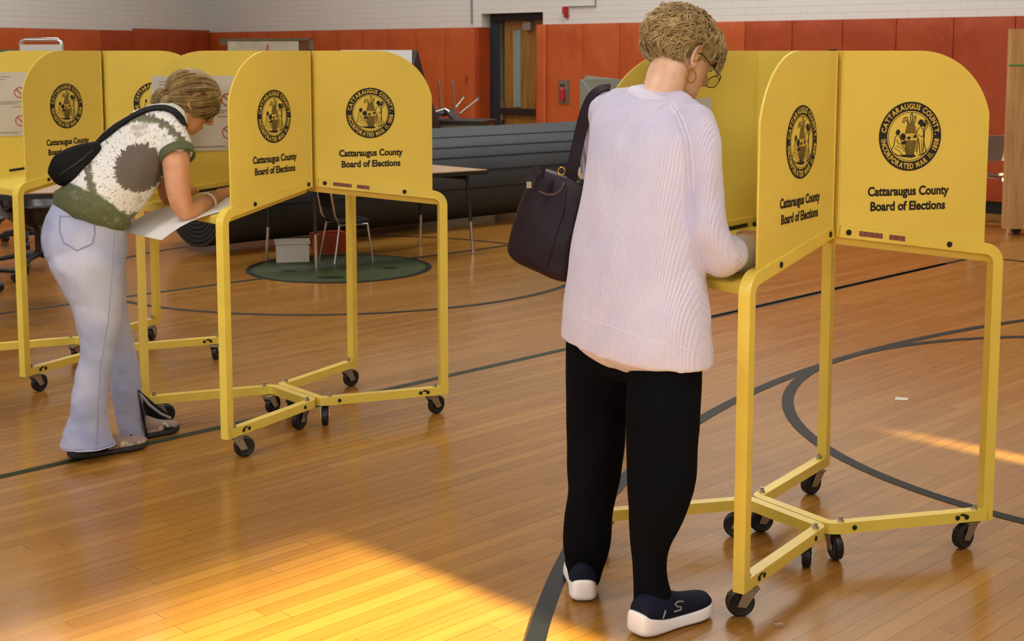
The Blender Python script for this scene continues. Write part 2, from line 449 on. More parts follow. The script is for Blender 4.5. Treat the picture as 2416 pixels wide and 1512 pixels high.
q = [pw(tof(1158, .12), .12), pw(T_DOOR1 - .005, .12), pw(T_DOOR1 - .005, .28), pw(tof(1158, .12), .28)]; fr.prism([(p.x, p.y) for p in q], 1.885, DTOP - .004)
tag(fr.build('trim_1', M['navy']), kind='structure')
q = [pw(T_DOOR0 - .2, .33), pw(T_DOOR1 + .6, .33), pw(T_DOOR1 + .6, .40), pw(T_DOOR0 - .2, .40)]
m = MB(); m.prism([(p.x, p.y) for p in q], 0, CEIL - .01); tag(m.build('wall_behind_door', M['navy']), kind='structure')

# ---------------- padded wall panels (each hangs on its own)
def pad(base, dirv, nor, t0, t1, z0, z1, th, mat, label, group, name='wall_pad'):
    g = .004; nx, nz = 8, 22; hw = (t1 - t0 - 2 * g) / 2; tc = (t0 + t1) / 2
    m = MB(); fr_, seed = [], random.random() * 50
    V_ = []; F_ = []
    for j in range(nz + 1):
        for i in range(nx + 1):
            u = -1 + 2 * i / nx; z = z0 + (z1 - z0) * j / nz; v = -1 + 2 * j / nz
            e = (1 - abs(u) ** 6) * (1 - abs(v) ** 40)
            p = base + dirv * (tc + hw * u) + nor * (th * (.8 + .2 * e))
            V_.append((p.x, p.y, z))
    for j in range(nz):
        for i in range(nx): F_.append((j * (nx + 1) + i, j * (nx + 1) + i + 1, (j + 1) * (nx + 1) + i + 1, (j + 1) * (nx + 1) + i))
    nb = len(V_)
    bord = [i for i in range(nx + 1)] + [(j + 1) * (nx + 1) - 1 for j in range(1, nz + 1)] + [nz * (nx + 1) + i for i in range(nx - 1, -1, -1)] + [j * (nx + 1) for j in range(nz - 1, 0, -1)]
    for k in bord:
        p = Vector(V_[k]); dd = (p - base).dot(nor) - .012; p = p - nor * dd; V_.append(tuple(p))
    nbd = len(bord)
    for k in range(nbd): F_.append((bord[k], bord[(k + 1) % nbd], nb + (k + 1) % nbd, nb + k))
    F_.append(tuple(range(nb, nb + nbd)))
    m.add(V_, F_); o = m.build(name, mat, smooth=50)
    return tag(o, label, 'wall pad', group)
PT = 1.80
t = T_DOOR0 - .18
edges = [TA - .09]
while edges[-1] > .7: edges.append(edges[-1] - .625)
edges[-1] = .08
for i in range(len(edges) - 1):
    lab = 'orange vinyl wall pad in the run left of the gym door'; grp = 'orange wall pads left of the door'
    if i == 0: lab = 'orange wall pad with a dark torn mark, nearest the door on its left side'; grp = None
    o = pad(CORN, RD, RN, edges[i + 1], edges[i], .12, PT, .07, M['pad'] , lab, grp)
    if i == 0:
        m = MB(); c = at(1100, 194, 0.01 + (CORN + RD * tof(1100) + RN * .07).y)
        c = CORN + RD * tof(1100, -.07, 1.1) + RN * .073
        zc = 1.115
        for dz, dx, h_, w_ in ((0, -.012, .11, .03), (.02, .02, .07, .022), (-.035, .012, .05, .03)):
            q = c + RD * dx; m.box((q.x, q.y, zc + dz), (w_, .006, h_), atan2(RD.y, RD.x))
        m.build('torn_mark', M['pad_dark'], o)
# pad wrapping the doorway return
m = MB(); q = [pw(6.96, -.07), pw(T_DOOR0 - .135, -.07), pw(T_DOOR0 - .135, -.0), pw(6.96, 0)]
q = [pw(6.955, -.072), pw(T_DOOR0 - .10, -.072), pw(T_DOOR0 + .0, .11), pw(T_DOOR0 - .08, .11), pw(6.97, -.012)]
q = [pw(TA - .085, -.07), pw(TA, -.07), pw(TB, .13), pw(TW + .004, .13), pw(TW + .004, -.004), pw(TA - .085, -.004)]
m.prism([(p.x, p.y) for p in q], .12, PT); tag(m.build('wall_pad', M['pad_dark'], bevel=.008), 'narrow dark orange pad wrapping the left jamb of the doorway', 'wall pad')
tag(pad(CORN, RD, RN, tof(1265, -.07, 1.7), 8.22, .12, PT + .02, .09, M['pad'], 'narrow orange wall pad strip immediately right of the gym door', None), None)
e2 = [8.22 + .612 * k for k in range(0, 19)]
for k in range(len(e2) - 1):
    lab, grp = 'orange vinyl wall pad in the long run right of the fire extinguisher', 'orange wall pads right of the door'
    if k == 0: lab, grp = 'orange wall pad with the fire extinguisher cutout, right of the door', None
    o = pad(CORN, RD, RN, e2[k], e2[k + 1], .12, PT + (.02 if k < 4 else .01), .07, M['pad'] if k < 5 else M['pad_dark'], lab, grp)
edl = [.1, .55] + [1.39 + .87 * k for k in range(0, 16)]
for k in range(len(edl) - 1):
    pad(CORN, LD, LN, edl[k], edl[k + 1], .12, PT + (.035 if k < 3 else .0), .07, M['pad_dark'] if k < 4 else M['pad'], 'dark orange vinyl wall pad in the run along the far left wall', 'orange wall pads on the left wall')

# fire extinguisher cabinet on the pad
tc = tof(1330, -.08, 1.0)
FX = thing('fire_extinguisher_cabinet', 'small recessed cabinet with red fire extinguisher, set in orange pad right of door', 'fire extinguisher cabinet', tuple(CORN + RD * tc + RN * .075))
def wb(name, t0, t1, z0, z1, o0, o1, mat, par, bevel=0): return wbox(t0, t1, z0, z1, -o0, -o1, name, mat, par, bevel)
wb('cabinet_frame', tc - .088, tc + .088, .86, 1.15, .066, .082, M['steel'], FX)
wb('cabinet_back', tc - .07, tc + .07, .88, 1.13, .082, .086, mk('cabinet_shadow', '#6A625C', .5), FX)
m = MB(); q = CORN + RD * tc + RN * .105; m.cyl((q.x, q.y, .9), (q.x, q.y, 1.03), .035, 16); m.cyl((q.x, q.y, 1.03), (q.x, q.y, 1.06), .03, 16, .014); m.build('extinguisher', M['red'], FX, True)
m = MB(); m.box((q.x, q.y, 1.085), (.06, .02, .02), .2); m.build('extinguisher_handle', M['dark_metal'], FX)
# fire alarm, conduit and round sign on the white wall
tc = tof(1337, 0, 1.95)
FA = thing('fire_alarm', 'small red fire alarm box on the white wall, right of the door', 'fire alarm', tuple(pw(tc, -.01)))
wb('alarm_box', tc - .035, tc + .035, 1.945, 2.03, .002, .05, M['red'], FA, .005)
wb('alarm_strobe', tc - .02, tc + .045, 1.90, 1.94, .002, .04, M['red'], FA, .005)
def P3(px, py, off):
    t = tof(px, off, 2.0); p = pw(t, off); return at(px, py, p.y)
m = MB(); m.tube([P3(1342, 16, -.015), P3(1405, 14, -.015), P3(1405, -30, -.015)], .008, 8); tag(m.build('conduit', M['steel'], smooth=True), 'thin grey conduit running from the fire alarm up the white wall', 'conduit')
m = MB(); m.tube([P3(1113, 57, -.015), P3(1112, -30, -.015)], .009, 8); tag(m.build('conduit', mk('blue_grey_conduit', '#6F7788', .5), smooth=True), 'thin blue grey vertical conduit on white wall left of the door', 'conduit')
cs = P3(1565, 12, -.008); NS = thing('round_sign', 'small round red and white sign on the white wall above the older woman', 'sign', tuple(cs))
def disc(c, r0, r1, nor, n=28, th=.004):
    m = MB(); nor = Vector(nor).normalized(); x = Vector((0, 0, 1)).cross(nor).normalized(); y = nor.cross(x)
    if r0 <= 0:
        pr = [[c + x * r1 * cos(2 * pi * j / n) + y * r1 * sin(2 * pi * j / n) + nor * h for j in range(n)] for h in (0, th)]
        m.loft(pr)
    else:
        rings = []
        for rr, h in ((r0, 0), (r0, th), (r1, th), (r1, 0)): rings.append([c + x * rr * cos(2 * pi * j / n) + y * rr * sin(2 * pi * j / n) + nor * h for j in range(n)])
        m.loft(rings, closed=True)
    return m
disc(cs, 0, .038, RN).build('sign_face', M['paper'], NS); disc(cs + RN * .004, .03, .038, RN).build('red_ring', M['print_red'], NS)
m = MB(); m.box(cs + RN * .006, (.06, .004, .008), m=Matrix.Rotation(atan2(RD.y, RD.x), 3, 'Z') @ Matrix.Rotation(R(45), 3, 'Y')); m.build('red_bar', M['print_red'], NS)
# ================================================================= voting booth
# local frame: x = outward to station R, y = away from viewer side; the two stations stand back to back
HU, HW, HB, GP = .5056, .329, .1515, .019
TZ = .912; DZ = .073; TR = .0165; BZ = .1; PZ0 = .922; PZ1 = 1.5
BO = thing('voting_booth', 'x', 'voting booth', (0, 0, 0))
def B_(m, name, mat, par=BO, **k): return m.build(name, mat, par, world=False, **k)
def arc3(p, a, b, r, n=5):
    """fillet corner p between directions to a and b"""
    p = Vector(p); u = (Vector(a) - p).normalized(); v = (Vector(b) - p).normalized(); ang = u.angle(v); d = r / tan(ang / 2)
    s = p + u * d; e = p + v * d; c = p + (u + v).normalized() * (r / sin(ang / 2)); out = []
    for i in range(n + 1):
        f = i / n; w_ = (s - c).normalized().slerp((e - c).normalized(), f); out.append(c + w_ * r)
    return out
def decal(mb_list, par, org, ux, uy, nor):
    """mb_list: (name, material, verts2d list with lift, faces)"""
    out = []
    for name, mat, vs, fs, lift in mb_list:
        m = MB(); m.add([org + ux * v[0] + uy * v[1] + nor * lift for v in vs], fs); out.append((name, mat, m))
    return out
# --- seal artwork in 2D (unit = metre)
def ring2(r0, r1, n=64):
    vs = [(r * cos(2 * pi * j / n), r * sin(2 * pi * j / n)) for r in (r0, r1) for j in range(n)]
    return vs, [(j, (j + 1) % n, n + (j + 1) % n, n + j) for j in range(n)]
def disc2(r, n=64, cx=0, cy=0, ry=None):
    return [(cx + r * cos(2 * pi * j / n), cy + (ry or r) * sin(2 * pi * j / n)) for j in range(n)], [tuple(range(n))]
RS = .1
class Art:
    def __init__(s): s.v = []; s.f = []
    def add(s, vs, fs):
        n = len(s.v); s.v += [tuple(v)[:2] for v in vs]; s.f += [tuple(i + n for i in f) for f in fs]
    def poly(s, pts): s.add([(x / 100 * .074, y / 100 * .074) for x, y in pts], [tuple(range(len(pts)))])
    def line(s, pts, w=2.5):
        for a, b in zip(pts, pts[1:]):
            d = Vector(b) - Vector(a); 
            if d.length < 1e-6: continue
            d.normalize(); q = Vector((-d.y, d.x)) * w / 2; e = d * w * .3; a_ = Vector(a) - e; b_ = Vector(b) + e
            s.poly([(a_ + q)[:], (b_ + q)[:], (b_ - q)[:], (a_ - q)[:]])
    def ell(s, cx, cy, rx, ry=None, n=14):
        ry = ry or rx; s.poly([(cx + rx * cos(2 * pi * j / n), cy + ry * sin(2 * pi * j / n)) for j in range(n)])
blk = Art(); v_, f_ = ring2(.0735, RS); blk.add(v_, f_)
let = Art()
def ringtext(txt, a0, a1, bottom):
    sz = .0275; ws = [(max(glyph_w(c, sz, .0011), sz * .34) if c != '.' else sz * .2) if c != ' ' else sz * .34 for c in txt]; gap = .0022
    rad = .0795 if not bottom else .0935
    tot = sum(ws) + gap * (len(txt) - 1); span = abs(a1 - a0); k = R(span) * .0865 / tot; pos = 0
    for c, w_ in zip(txt, ws):
        mid = (pos + w_ / 2) / tot; pos += w_ + gap; ang = R(a0 + (a1 - a0) * mid)
        if c == ' ': continue
        vs, fs = glyph(c, sz, .0011); cx = (max(v.x for v in vs) + min(v.x for v in vs)) / 2
        rot = ang - pi / 2 if not bottom else ang + pi / 2
        ox, oy = rad * cos(ang), rad * sin(ang); o = []
        for v in vs:
            x = (v.x - cx) * k; y = v.y * .78; o.append((ox + x * cos(rot) - y * sin(rot), oy + x * sin(rot) + y * cos(rot)))
        let.add(o, fs)
ringtext('CATTARAUGUS COUNTY.', 172, 3, False); ringtext('INCORPORATED MAR 11. 1808', 184, 355, True)
fg = Art(); tone = Art(); hi = Art()
# seated figure left
fg.poly([(-62, 22), (-56, 28), (-48, 27), (-44, 18), (-47, 8), (-56, 6), (-64, 12)])
fg.line([(-58, 6), (-66, -6), (-70, -36), (-80, -50), (-74, -62), (-50, -74), (-12, -72), (-20, -50), (-34, -34), (-30, -26)], 3)
fg.line([(-50, 4), (-42, -8), (-34, -26), (-46, -30), (-54, -22), (-58, -10)], 2.5); fg.poly([(-36, -20), (-18, -18), (-16, -28), (-34, -32)])
fg.line([(-60, -36), (-36, -44), (-22, -60)], 2); fg.line([(-68, -44), (-44, -56), (-34, -70)], 2)
# centre: plumes, hive, basket
for pts in ([(-8, 52), (-16, 74), (-28, 74), (-36, 58), (-30, 54), (-24, 66), (-18, 62), (-12, 48)], [(0, 54), (-2, 84), (4, 92), (8, 80), (6, 54)], [(10, 54), (16, 76), (22, 80), (20, 60), (14, 50)]):
    fg.line(pts + [pts[0]], 3)
tone.poly([(-24, 10), (-20, 34), (-10, 48), (4, 54), (16, 48), (24, 34), (26, 10)]); tone.poly([(-28, -14), (28, -16), (18, -76), (-14, -76)])
for y in (16, 26, 36, 44): fg.line([(-22 + abs(y - 16) * .25, y), (0, y + 3), (22 - abs(y - 16) * .25, y)], 2.2)
fg.poly([(-44, 4), (-34, 14), (-22, 8), (-18, -6), (-28, -16), (-40, -10)]); fg.ell(-6, -6, 8, 6); fg.ell(18, 0, 9, 7); hi.ell(6, 4, 10, 8)
for x in (-22, -14, -6, 2, 10, 18, 24): fg.line([(x, -16), (x * .62, -74)], 2)
fg.poly([(-52, -72), (-30, -80), (10, -84), (30, -78), (20, -72), (-20, -74)])
# standing figure right with staff
fg.poly([(32, 56), (40, 66), (52, 64), (56, 52), (68, 46), (64, 34), (52, 40), (44, 34), (40, 46), (34, 46)])
fg.line([(38, 34), (30, 22), (26, 4), (34, -8), (40, -30), (46, -74), (72, -60), (62, -30), (58, 0), (56, 26), (46, 34)], 3)
fg.line([(66, 62), (62, 30), (58, -60)], 3.5); fg.line([(34, 6), (48, -2), (58, 2)], 2.5); tone.poly([(30, -8), (40, -10), (34, -66), (24, -58)])
fg.line([(70, 60), (76, 40), (66, 24)], 2.5); fg.line([(36, -74), (60, -70), (74, -58)], 2.5); fg.line([(50, -14), (52, -66)], 2); tone.poly([(56, 60), (66, 66), (76, 50), (66, 40), (58, 48)])
v_, f_ = ring2(.069, .0705); blk.add(v_, f_)
txt = Art()
for s_, y_ in (('Cattaraugus County', -.170), ('Board of Elections', -.2135)):
    vs, fs = glyph(s_, .037, .0014); wd = max(v.x for v in vs) - min(v.x for v in vs); k = (.262 if s_[0] == 'C' else .242) / wd
    txt.add([((v.x) * k, v.y * .98 + y_) for v in vs], fs)
def put_art(par, org, ux, uy, nor):
    sl = MB(); sl.add([org + ux * v[0] + uy * v[1] + nor * .0008 for v in blk.v], blk.f)
    seal = sl.build('seal', [M['ink'], M['seal_yellow'], M['hatch']], par, world=False)
    m = MB()
    m.cur = 0; m.add([org + ux * v[0] + uy * v[1] + nor * .0008 for v in blk.v], blk.f)
    m.cur = 1; m.add([org + ux * v[0] + uy * v[1] + nor * .0016 for v in let.v], let.f)
    m.cur = 2; m.add([org + ux * v[0] + uy * v[1] + nor * .0008 for v in tone.v], tone.f)
    m.cur = 0; m.add([org + ux * v[0] + uy * v[1] + nor * .0014 for v in fg.v], fg.f)
    m.cur = 1; m.add([org + ux * v[0] + uy * v[1] + nor * .002 for v in hi.v], hi.f)
    me = bpy.data.meshes.new('seal'); me.from_pydata([tuple(v) for v in m.v], [], m.f)
    for mm in (M['ink'], M['seal_yellow'], M['hatch']): me.materials.append(mm)
    for p, k in zip(me.polygons, m.mi): p.material_index = k
    seal.data = me
    m = MB(); m.add([org + ux * v[0] + uy * v[1] + nor * .0008 for v in txt.v], txt.f); m.build('lettering', M['ink'], par, world=False)

def caster(par, px, py, ang, name='caster', brake=True):
    """swivel caster under a rail at px,py; wheel trails in direction ang"""
    dx, dy = cos(ang), sin(ang); wx, wy = px + dx * .026, py + dy * .026; rw = .039
    m = MB(); m.box((px, py, .0795), (.045, .045, .004), ang); m.cyl((px, py, .068), (px, py, .08), .017, 16)
    for s in (-1, 1):
        ox, oy = -dy * s * .0155, dx * s * .0155
        m.add([(px + ox - dx * .018, py + oy - dy * .018, .074), (px + ox + dx * .02, py + oy + dy * .02, .074), (wx + ox + dx * .012, wy + oy + dy * .012, .032), (wx + ox - dx * .012, wy + oy - dy * .012, .028),
               (px + ox * 1.2 - dx * .018, py + oy * 1.2 - dy * .018, .074), (px + ox * 1.2 + dx * .02, py + oy * 1.2 + dy * .02, .074), (wx + ox * 1.2 + dx * .012, wy + oy * 1.2 + dy * .012, .032), (wx + ox * 1.2 - dx * .012, wy + oy * 1.2 - dy * .012, .028)],
              [(0, 1, 2, 3), (7, 6, 5, 4), (0, 4, 5, 1), (1, 5, 6, 2), (2, 6, 7, 3), (3, 7, 4, 0)])
    m.box((px, py, .072), (.036, .035, .005), ang)
    fk = m.build(name, M['steel'], par, world=False); fk['pv'] = (px, py, ang)
    w_ = MB(); rings = []
    for y_, r_ in ((-.011, .012), (-.0115, .026), (-.0135, .032), (-.010, .0380), (0, .039), (.010, .0380), (.0135, .032), (.0115, .026), (.011, .012)):
        rings.append([Vector((wx - dy * y_ + dx * r_ * cos(t * pi / 14), wy + dx * y_ + dy * r_ * cos(t * pi / 14), rw + r_ * sin(t * pi / 14))) for t in range(28)])
    w_.loft(rings); w_.build('wheel', M['rubber'], fk, world=False, smooth=40)
    m = MB(); m.cyl((wx - dy * .02, wy + dx * .02, rw), (wx + dy * .02, wy - dx * .02, rw), .006, 10); m.build('axle', M['steel'], fk, world=False)
    if brake:
        m = MB(); m.add([(px + dx * .02 + dy * a, py + dy * .02 - dx * a, z) for a, z in ((-.014, .07), (.014, .07), (.014, .074), (-.014, .074))] + [(px + dx * .058 + dy * a, py + dy * .058 - dx * a, z) for a, z in ((-.012, .058), (.012, .058), (.012, .062), (-.012, .062))], [(0, 1, 2, 3), (7, 6, 5, 4), (0, 1, 5, 4), (3, 2, 6, 7), (0, 3, 7, 4), (1, 2, 6, 5)])
        m.build('brake_lever', M['dark_metal'], fk, world=False)
cast_ang = {(-1, -1): R(70), (1, -1): R(-60), (1, 1): R(-95), (-1, 1): R(150)}
for sx in (-1, 1):
    # bottom rail bent round the two inner corners
    pA = Vector((sx * HU, -HW, BZ)); pF = Vector((sx * GP, -HB, BZ)); pE = Vector((sx * GP, HB, BZ)); pD = Vector((sx * HU, HW, BZ))
    path = [pA] + arc3(pF, pA, pE, .03, 4) + arc3(pE, pF, pD, .03, 4) + [pD]
    m = MB(); m.tube(path, TR, sq=True, up=(0, 0, 1)); br = B_(m, 'bottom_rail', M['yellow_tube'], bevel=0)
    for p, q in ((pA, pF), (pD, pE)):
        d = (q - p).normalized(); sd = -1 if p.y < 0 else 1
        nrm = Vector((d.y, -d.x, 0)); nrm = nrm if nrm.y * sd > 0 else -nrm
        for f_ in (.14, .2, .86):
            c = p + (q - p) * f_ + nrm * (TR + .0008)
            m = MB(); m.cyl(c - nrm * .001, c + nrm * .0016, .0075, 14); B_(m, 'hole_plug', M['plug'], br)
        for f_, h_ in ((.07, .016), (.93, .016)):
            c = p + (q - p) * f_ + V(0, 0, TR); m = MB(); m.cyl(c, c + V(0, 0, h_), .006, 8); m.cyl(c, c + V(0, 0, .006), .010, 6); B_(m, 'bolt', M['steel'], br)
        # scuffs
        for f_, w_ in ((.165, .013),):
            c = p + (q - p) * f_ + nrm * (TR + .0004) + V(0, 0, .006); m = MB()
            m.add([c + d * -w_ + V(0, 0, -.004), c + d * w_ * .8 + V(0, 0, -.001), c + d * w_ * .4 + V(0, 0, .006), c + d * -w_ * .7 + V(0, 0, .004)], [(0, 1, 2, 3)]); B_(m, 'scuff', M['ink'], br)
        ci = p + (q - p) * .1; caster(BO, ci.x, ci.y, cast_ang[(sx, sd)])
    for sy, an in ((-1, R(200)), (1, R(20))): caster(BO, sx * .052, sy * (HB - .02), an + (R(35) if sx > 0 else 0), brake=False)
    for sy in (-1, 1):
        P = Vector((sx * HU, sy * HW, 0)); Q = Vector((sx * GP, sy * HB, 0))
        d = (Q - P).normalized(); L = (Q - P).length; nrm = Vector((d.y, -d.x, 0)); nrm = nrm if nrm.y * sy > 0 else -nrm
        cor = P + V(0, 0, TZ)
        m = MB(); m.tube([P + V(0, 0, BZ - TR), P + V(0, 0, TZ - .06)], TR, sq=True, up=tuple(nrm)); lg = B_(m, 'leg', M['yellow_tube'])
        path = [P + V(0, 0, TZ - .06)] + arc3(cor, P + V(0, 0, .5), Q + V(0, 0, TZ + DZ), .045, 6) + [Q + V(0, 0, TZ + DZ)]
        m = MB(); m.tube(path, TR, sq=True, up=tuple(nrm)); rl = B_(m, 'top_rail', M['yellow_tube'])
        for f_ in (.32, .95):
            c = cor + (Q - P + V(0, 0, DZ)) * f_ + nrm * (TR + .0006); m = MB(); m.cyl(c - nrm * .001, c + nrm * .002, .0085, 16); B_(m, 'hole_plug', M['plug'], rl)
        for f_ in (.2, .42, .62, .82):
            c = cor + (Q - P + V(0, 0, DZ)) * f_ + nrm * .006 + V(0, 0, TR); m = MB(); m.cyl(c - V(0, 0, .002), c + V(0, 0, .003), .006, 8); B_(m, 'rivet', M['yellow_tube'], rl)
        if sx > 0 and sy < 0:
            for f0, f1, mt in ((.885, .74, 'sticker'), (.70, .60, 'sticker')):
                a_ = cor + (Q - P + V(0, 0, DZ)) * f0 + nrm * (TR + .0006); b_ = cor + (Q - P + V(0, 0, DZ)) * f1 + nrm * (TR + .0006)
                m = MB(); m.add([a_ + V(0, 0, -.007), b_ + V(0, 0, -.007), b_ + V(0, 0, .008), a_ + V(0, 0, .008)], [(0, 1, 2, 3)]); B_(m, 'sticker', M[mt], rl)
        # side panel: straight top, quarter-round outer corner
        s0 = .044; s1 = L + .008; ln = s1 - s0; x_flat = s1 - .52 * ln; drop = .183; hx = x_flat - s0; RR = (hx * hx + drop * drop) / (2 * drop)
        prof = [(s0, PZ0 + DZ * s0 / L), (s1, PZ0 + DZ * s1 / L), (s1, PZ1), (x_flat, PZ1)]
        am = math.asin(min(1, hx / RR))
        for i in range(1, 15):
            a_ = am * i / 14; prof.append((x_flat - RR * sin(a_), PZ1 - RR + RR * cos(a_)))
        m = MB(); off = nrm * .004
        f1 = [P + d * s_ + off + nrm * .003 + V(0, 0, z) for s_, z in prof]; f2 = [P + d * s_ + off - nrm * .003 + V(0, 0, z) for s_, z in prof]
        n_ = len(prof); m.add(f1 + f2, [tuple(range(n_)), tuple(range(2 * n_ - 1, n_ - 1, -1))] + [(i, (i + 1) % n_, n_ + (i + 1) % n_, n_ + i) for i in range(n_)])
        sp = B_(m, 'side_panel', M['yellow'])
        # artwork on the outer face, read from outside: ux = right for a viewer looking at the face
        ux = V(0, 0, 1).cross(nrm); org = P + d * (s0 + ln * .532) + off + nrm * .003 + V(0, 0, 1.254)
        put_art(sp, org, ux, V(0, 0, 1), nrm)
    # back panel and desk
    m = MB(); m.box((sx * .012, 0, (.97 + PZ1) / 2), (.008, 2 * HB + .016, PZ1 - .97)); B_(m, 'back_panel', M['yellow'])
    if sx < 0:
        m = MB(); m.cyl((0, -HB + .02, PZ1), (0, -HB + .02, PZ1 + .004), .012, 10); B_(m, 'top_cap', M['ink'])
    ins = .012
    poly = [(sx * HU, -HW + ins), (sx * HU, HW - ins), (sx * (GP + .002), HB - ins), (sx * (GP + .002), -HB + ins)]
    m = MB(); vv = [(x, y, z + DZ * (HU - abs(x)) / (HU - GP)) for z in (.872, .901) for x, y in poly]; m.add(vv, [(3, 2, 1, 0), (4, 5, 6, 7), (0, 1, 5, 4), (1, 2, 6, 5), (2, 3, 7, 6), (3, 0, 4, 7)]); B_(m, 'desk', M['yellow'], bevel=.003)
    m = MB(); m.box((sx * .028, 0, .978), (.014, 2 * HB - .02, .012)); B_(m, 'seam_strip', M['ink'])
    for sy in (-1, 1):
        P = Vector((sx * HU, sy * HW, 0)); Q = Vector((sx * GP, sy * HB, 0)); d = (Q - P).normalized(); nrm = Vector((d.y, -d.x, 0)); nrm = nrm if nrm.y * sy > 0 else -nrm
        a_ = P + (Q - P) * .45 - nrm * .02; b_ = Q - nrm * .02 - d * .03
        m = MB(); m.tube([a_ + V(0, 0, .906 + DZ * .47), (a_ + b_) / 2 + V(0, 0, .903 + DZ * .72), b_ + V(0, 0, .908 + DZ * .95)], .005, 6); B_(m, 'seam_cord', M['ink'])
BPOS = [((.8375, 4.0514), .5975), ((-.8825, 5.5187), .7183), ((-1.9954, 6.5025), .7646)]
for c_ in [c for c in BO.children if 'pv' in c]: PIV = None
BLAB = ['yellow two sided voting booth at right where the older woman writes',
        'yellow two sided voting booth in the middle where the younger woman leans',
        'yellow two sided voting booth at far left, partly cut by the picture edge']
BOOTHS = [BO] + [copy_tree(BO) for _ in range(2)]
for o, ((x, y), th_), lb in zip(BOOTHS, BPOS, BLAB):
    o.location = (x, y, 0); o.rotation_euler = (0, 0, th_); tag(o, lb, 'voting booth', 'yellow county voting booths')
for i_, tgt in ((0, 186), (1, 20), (2, 60)):
    for c_ in [c for c in BOOTHS[i_].children if 'pv' in c]:
        px, py, an = c_['pv']; k_ = 0 if abs(px) > .2 else (70 if py < 0 else -20)
        if i_ == 0 or abs(px) > .2:
            w_ang = R(tgt + (k_ if i_ == 0 else 0) + (25 if px > 0 else 0)) - BPOS[i_][1]; da = w_ang - an
            c_.matrix_local = Matrix.Translation((px, py, 0)) @ Matrix.Rotation(da, 4, 'Z') @ Matrix.Translation((-px, -py, 0))
for o in BOOTHS:
    for c_ in o.children:
        if 'pv' in c_: del c_['pv']
def BW(i, x, y, z):
    (bx, by), th_ = BPOS[i]; return V(bx + cos(th_) * x - sin(th_) * y, by + sin(th_) * x + cos(th_) * y, z)
# notices fixed inside the stations (on the inner face of the far side panel)
def notice(i, sy, s0, s1, z0, z1, label, kind='rules'):
    Pq = Vector((-HU, sy * HW, 0)); Q = Vector((-GP, sy * HB, 0)); d = (Q - Pq).normalized(); nrm = Vector((d.y, -d.x, 0)); nrm = nrm if nrm.y * sy > 0 else -nrm
    o0 = Pq + nrm * .0002; L = (Q - Pq).length
    def W(s_, z, k): q = o0 + d * (s_ * L) - nrm * k; return BW(i, q.x, q.y, z)
    T = thing('notice_sheet', label, 'notice', tuple(W(s0, z0, 0)))
    m = MB(); m.add([W(s0, z0, .001), W(s1, z0, .001), W(s1, z1, .001), W(s0, z1, .001), W(s0, z0, .002), W(s1, z0, .002), W(s1, z1, .002), W(s0, z1, .002)], [(0, 1, 2, 3), (7, 6, 5, 4), (0, 1, 5, 4), (1, 2, 6, 5), (2, 3, 7, 6), (3, 0, 4, 7)])
    m.build('sheet', M['paper_grey'], T)
    w_ = (s1 - s0); h_ = z1 - z0
    if kind == 'rules':
        m = MB(); m2 = MB()
        for fz in (.68, .24):
            for fs in (.84, ):
                c = (s0 + w_ * fs, z0 + h_ * fz); r_ = .026; n = 20
                V1 = [W(c[0] + rr * cos(2 * pi * j / n) / L, c[1] + rr * sin(2 * pi * j / n), .0028) for rr in (r_, r_ - .005) for j in range(n)]
                m.add(V1, [(j, (j + 1) % n, n + (j + 1) % n, n + j) for j in range(n)])
                m.add([W(c[0] + a / L, c[1] + b, .0028) for a, b in ((-.02, .016), (-.016, .02), (.02, -.016), (.016, -.02))], [(0, 1, 2, 3)])
        m.build('prohibition_symbol', M['print_red'], T)
        for fz, a_, b_ in ((.92, .08, .7), (.88, .08, .62), (.53, .1, .95), (.5, .1, .8), (.4, .1, .35), (.36, .1, .35), (.32, .1, .35), (.2, .1, .4), (.16, .1, .4), (.45, .72, .95), (.05, .1, .8)):
            z = z0 + h_ * fz; m2.add([W(s0 + w_ * a_, z, .0028), W(s0 + w_ * b_, z, .0028), W(s0 + w_ * b_, z + .004, .0028), W(s0 + w_ * a_, z + .004, .0028)], [(0, 1, 2, 3)])
        m2.build('print_line', M['print_grey'], T)
notice(1, 1, .12, .80, 1.10, 1.40, 'white rules notice with red prohibition circles inside the middle booth')
notice(2, 1, .10, .66, 1.10, 1.40, 'white rules notice with red prohibition circles inside the far left booth')
notice(0, 1, .18, .72, 1.12, 1.36, 'small white notice on yellow panel just beyond the older woman\'s chin', 'plain')
# laminated card on the back panel of the right booth
T = thing('laminated_card', 'white laminated instruction card on the back panel of the right booth', 'notice', tuple(BW(0, -.018, -.05, 1.05)))
m = MB(); c = [BW(0, -.0175, y, z) for y, z in ((.095, 1.09), (-.10, 1.09), (-.10, 1.36), (.095, 1.36))] + [BW(0, -.0195, y, z) for y, z in ((.095, 1.09), (-.10, 1.09), (-.10, 1.36), (.095, 1.36))]
m.add(c, [(0, 1, 2, 3), (7, 6, 5, 4), (0, 1, 5, 4), (1, 2, 6, 5), (2, 3, 7, 6), (3, 0, 4, 7)]); m.build('card', M['paper'], T)
m = MB(); c = [BW(0, -.0205, y, z) for y, z in ((.07, 1.12), (-.06, 1.12), (-.06, 1.33), (.07, 1.33))]
for k in range(9):
    z = 1.13 + k * .023; m.add([BW(0, -.0206, .07, z), BW(0, -.0206, -.05, z), BW(0, -.0206, -.05, z + .004), BW(0, -.0206, .07, z + .004)], [(0, 1, 2, 3)])
m.build('print_line', M['print_grey'], T)
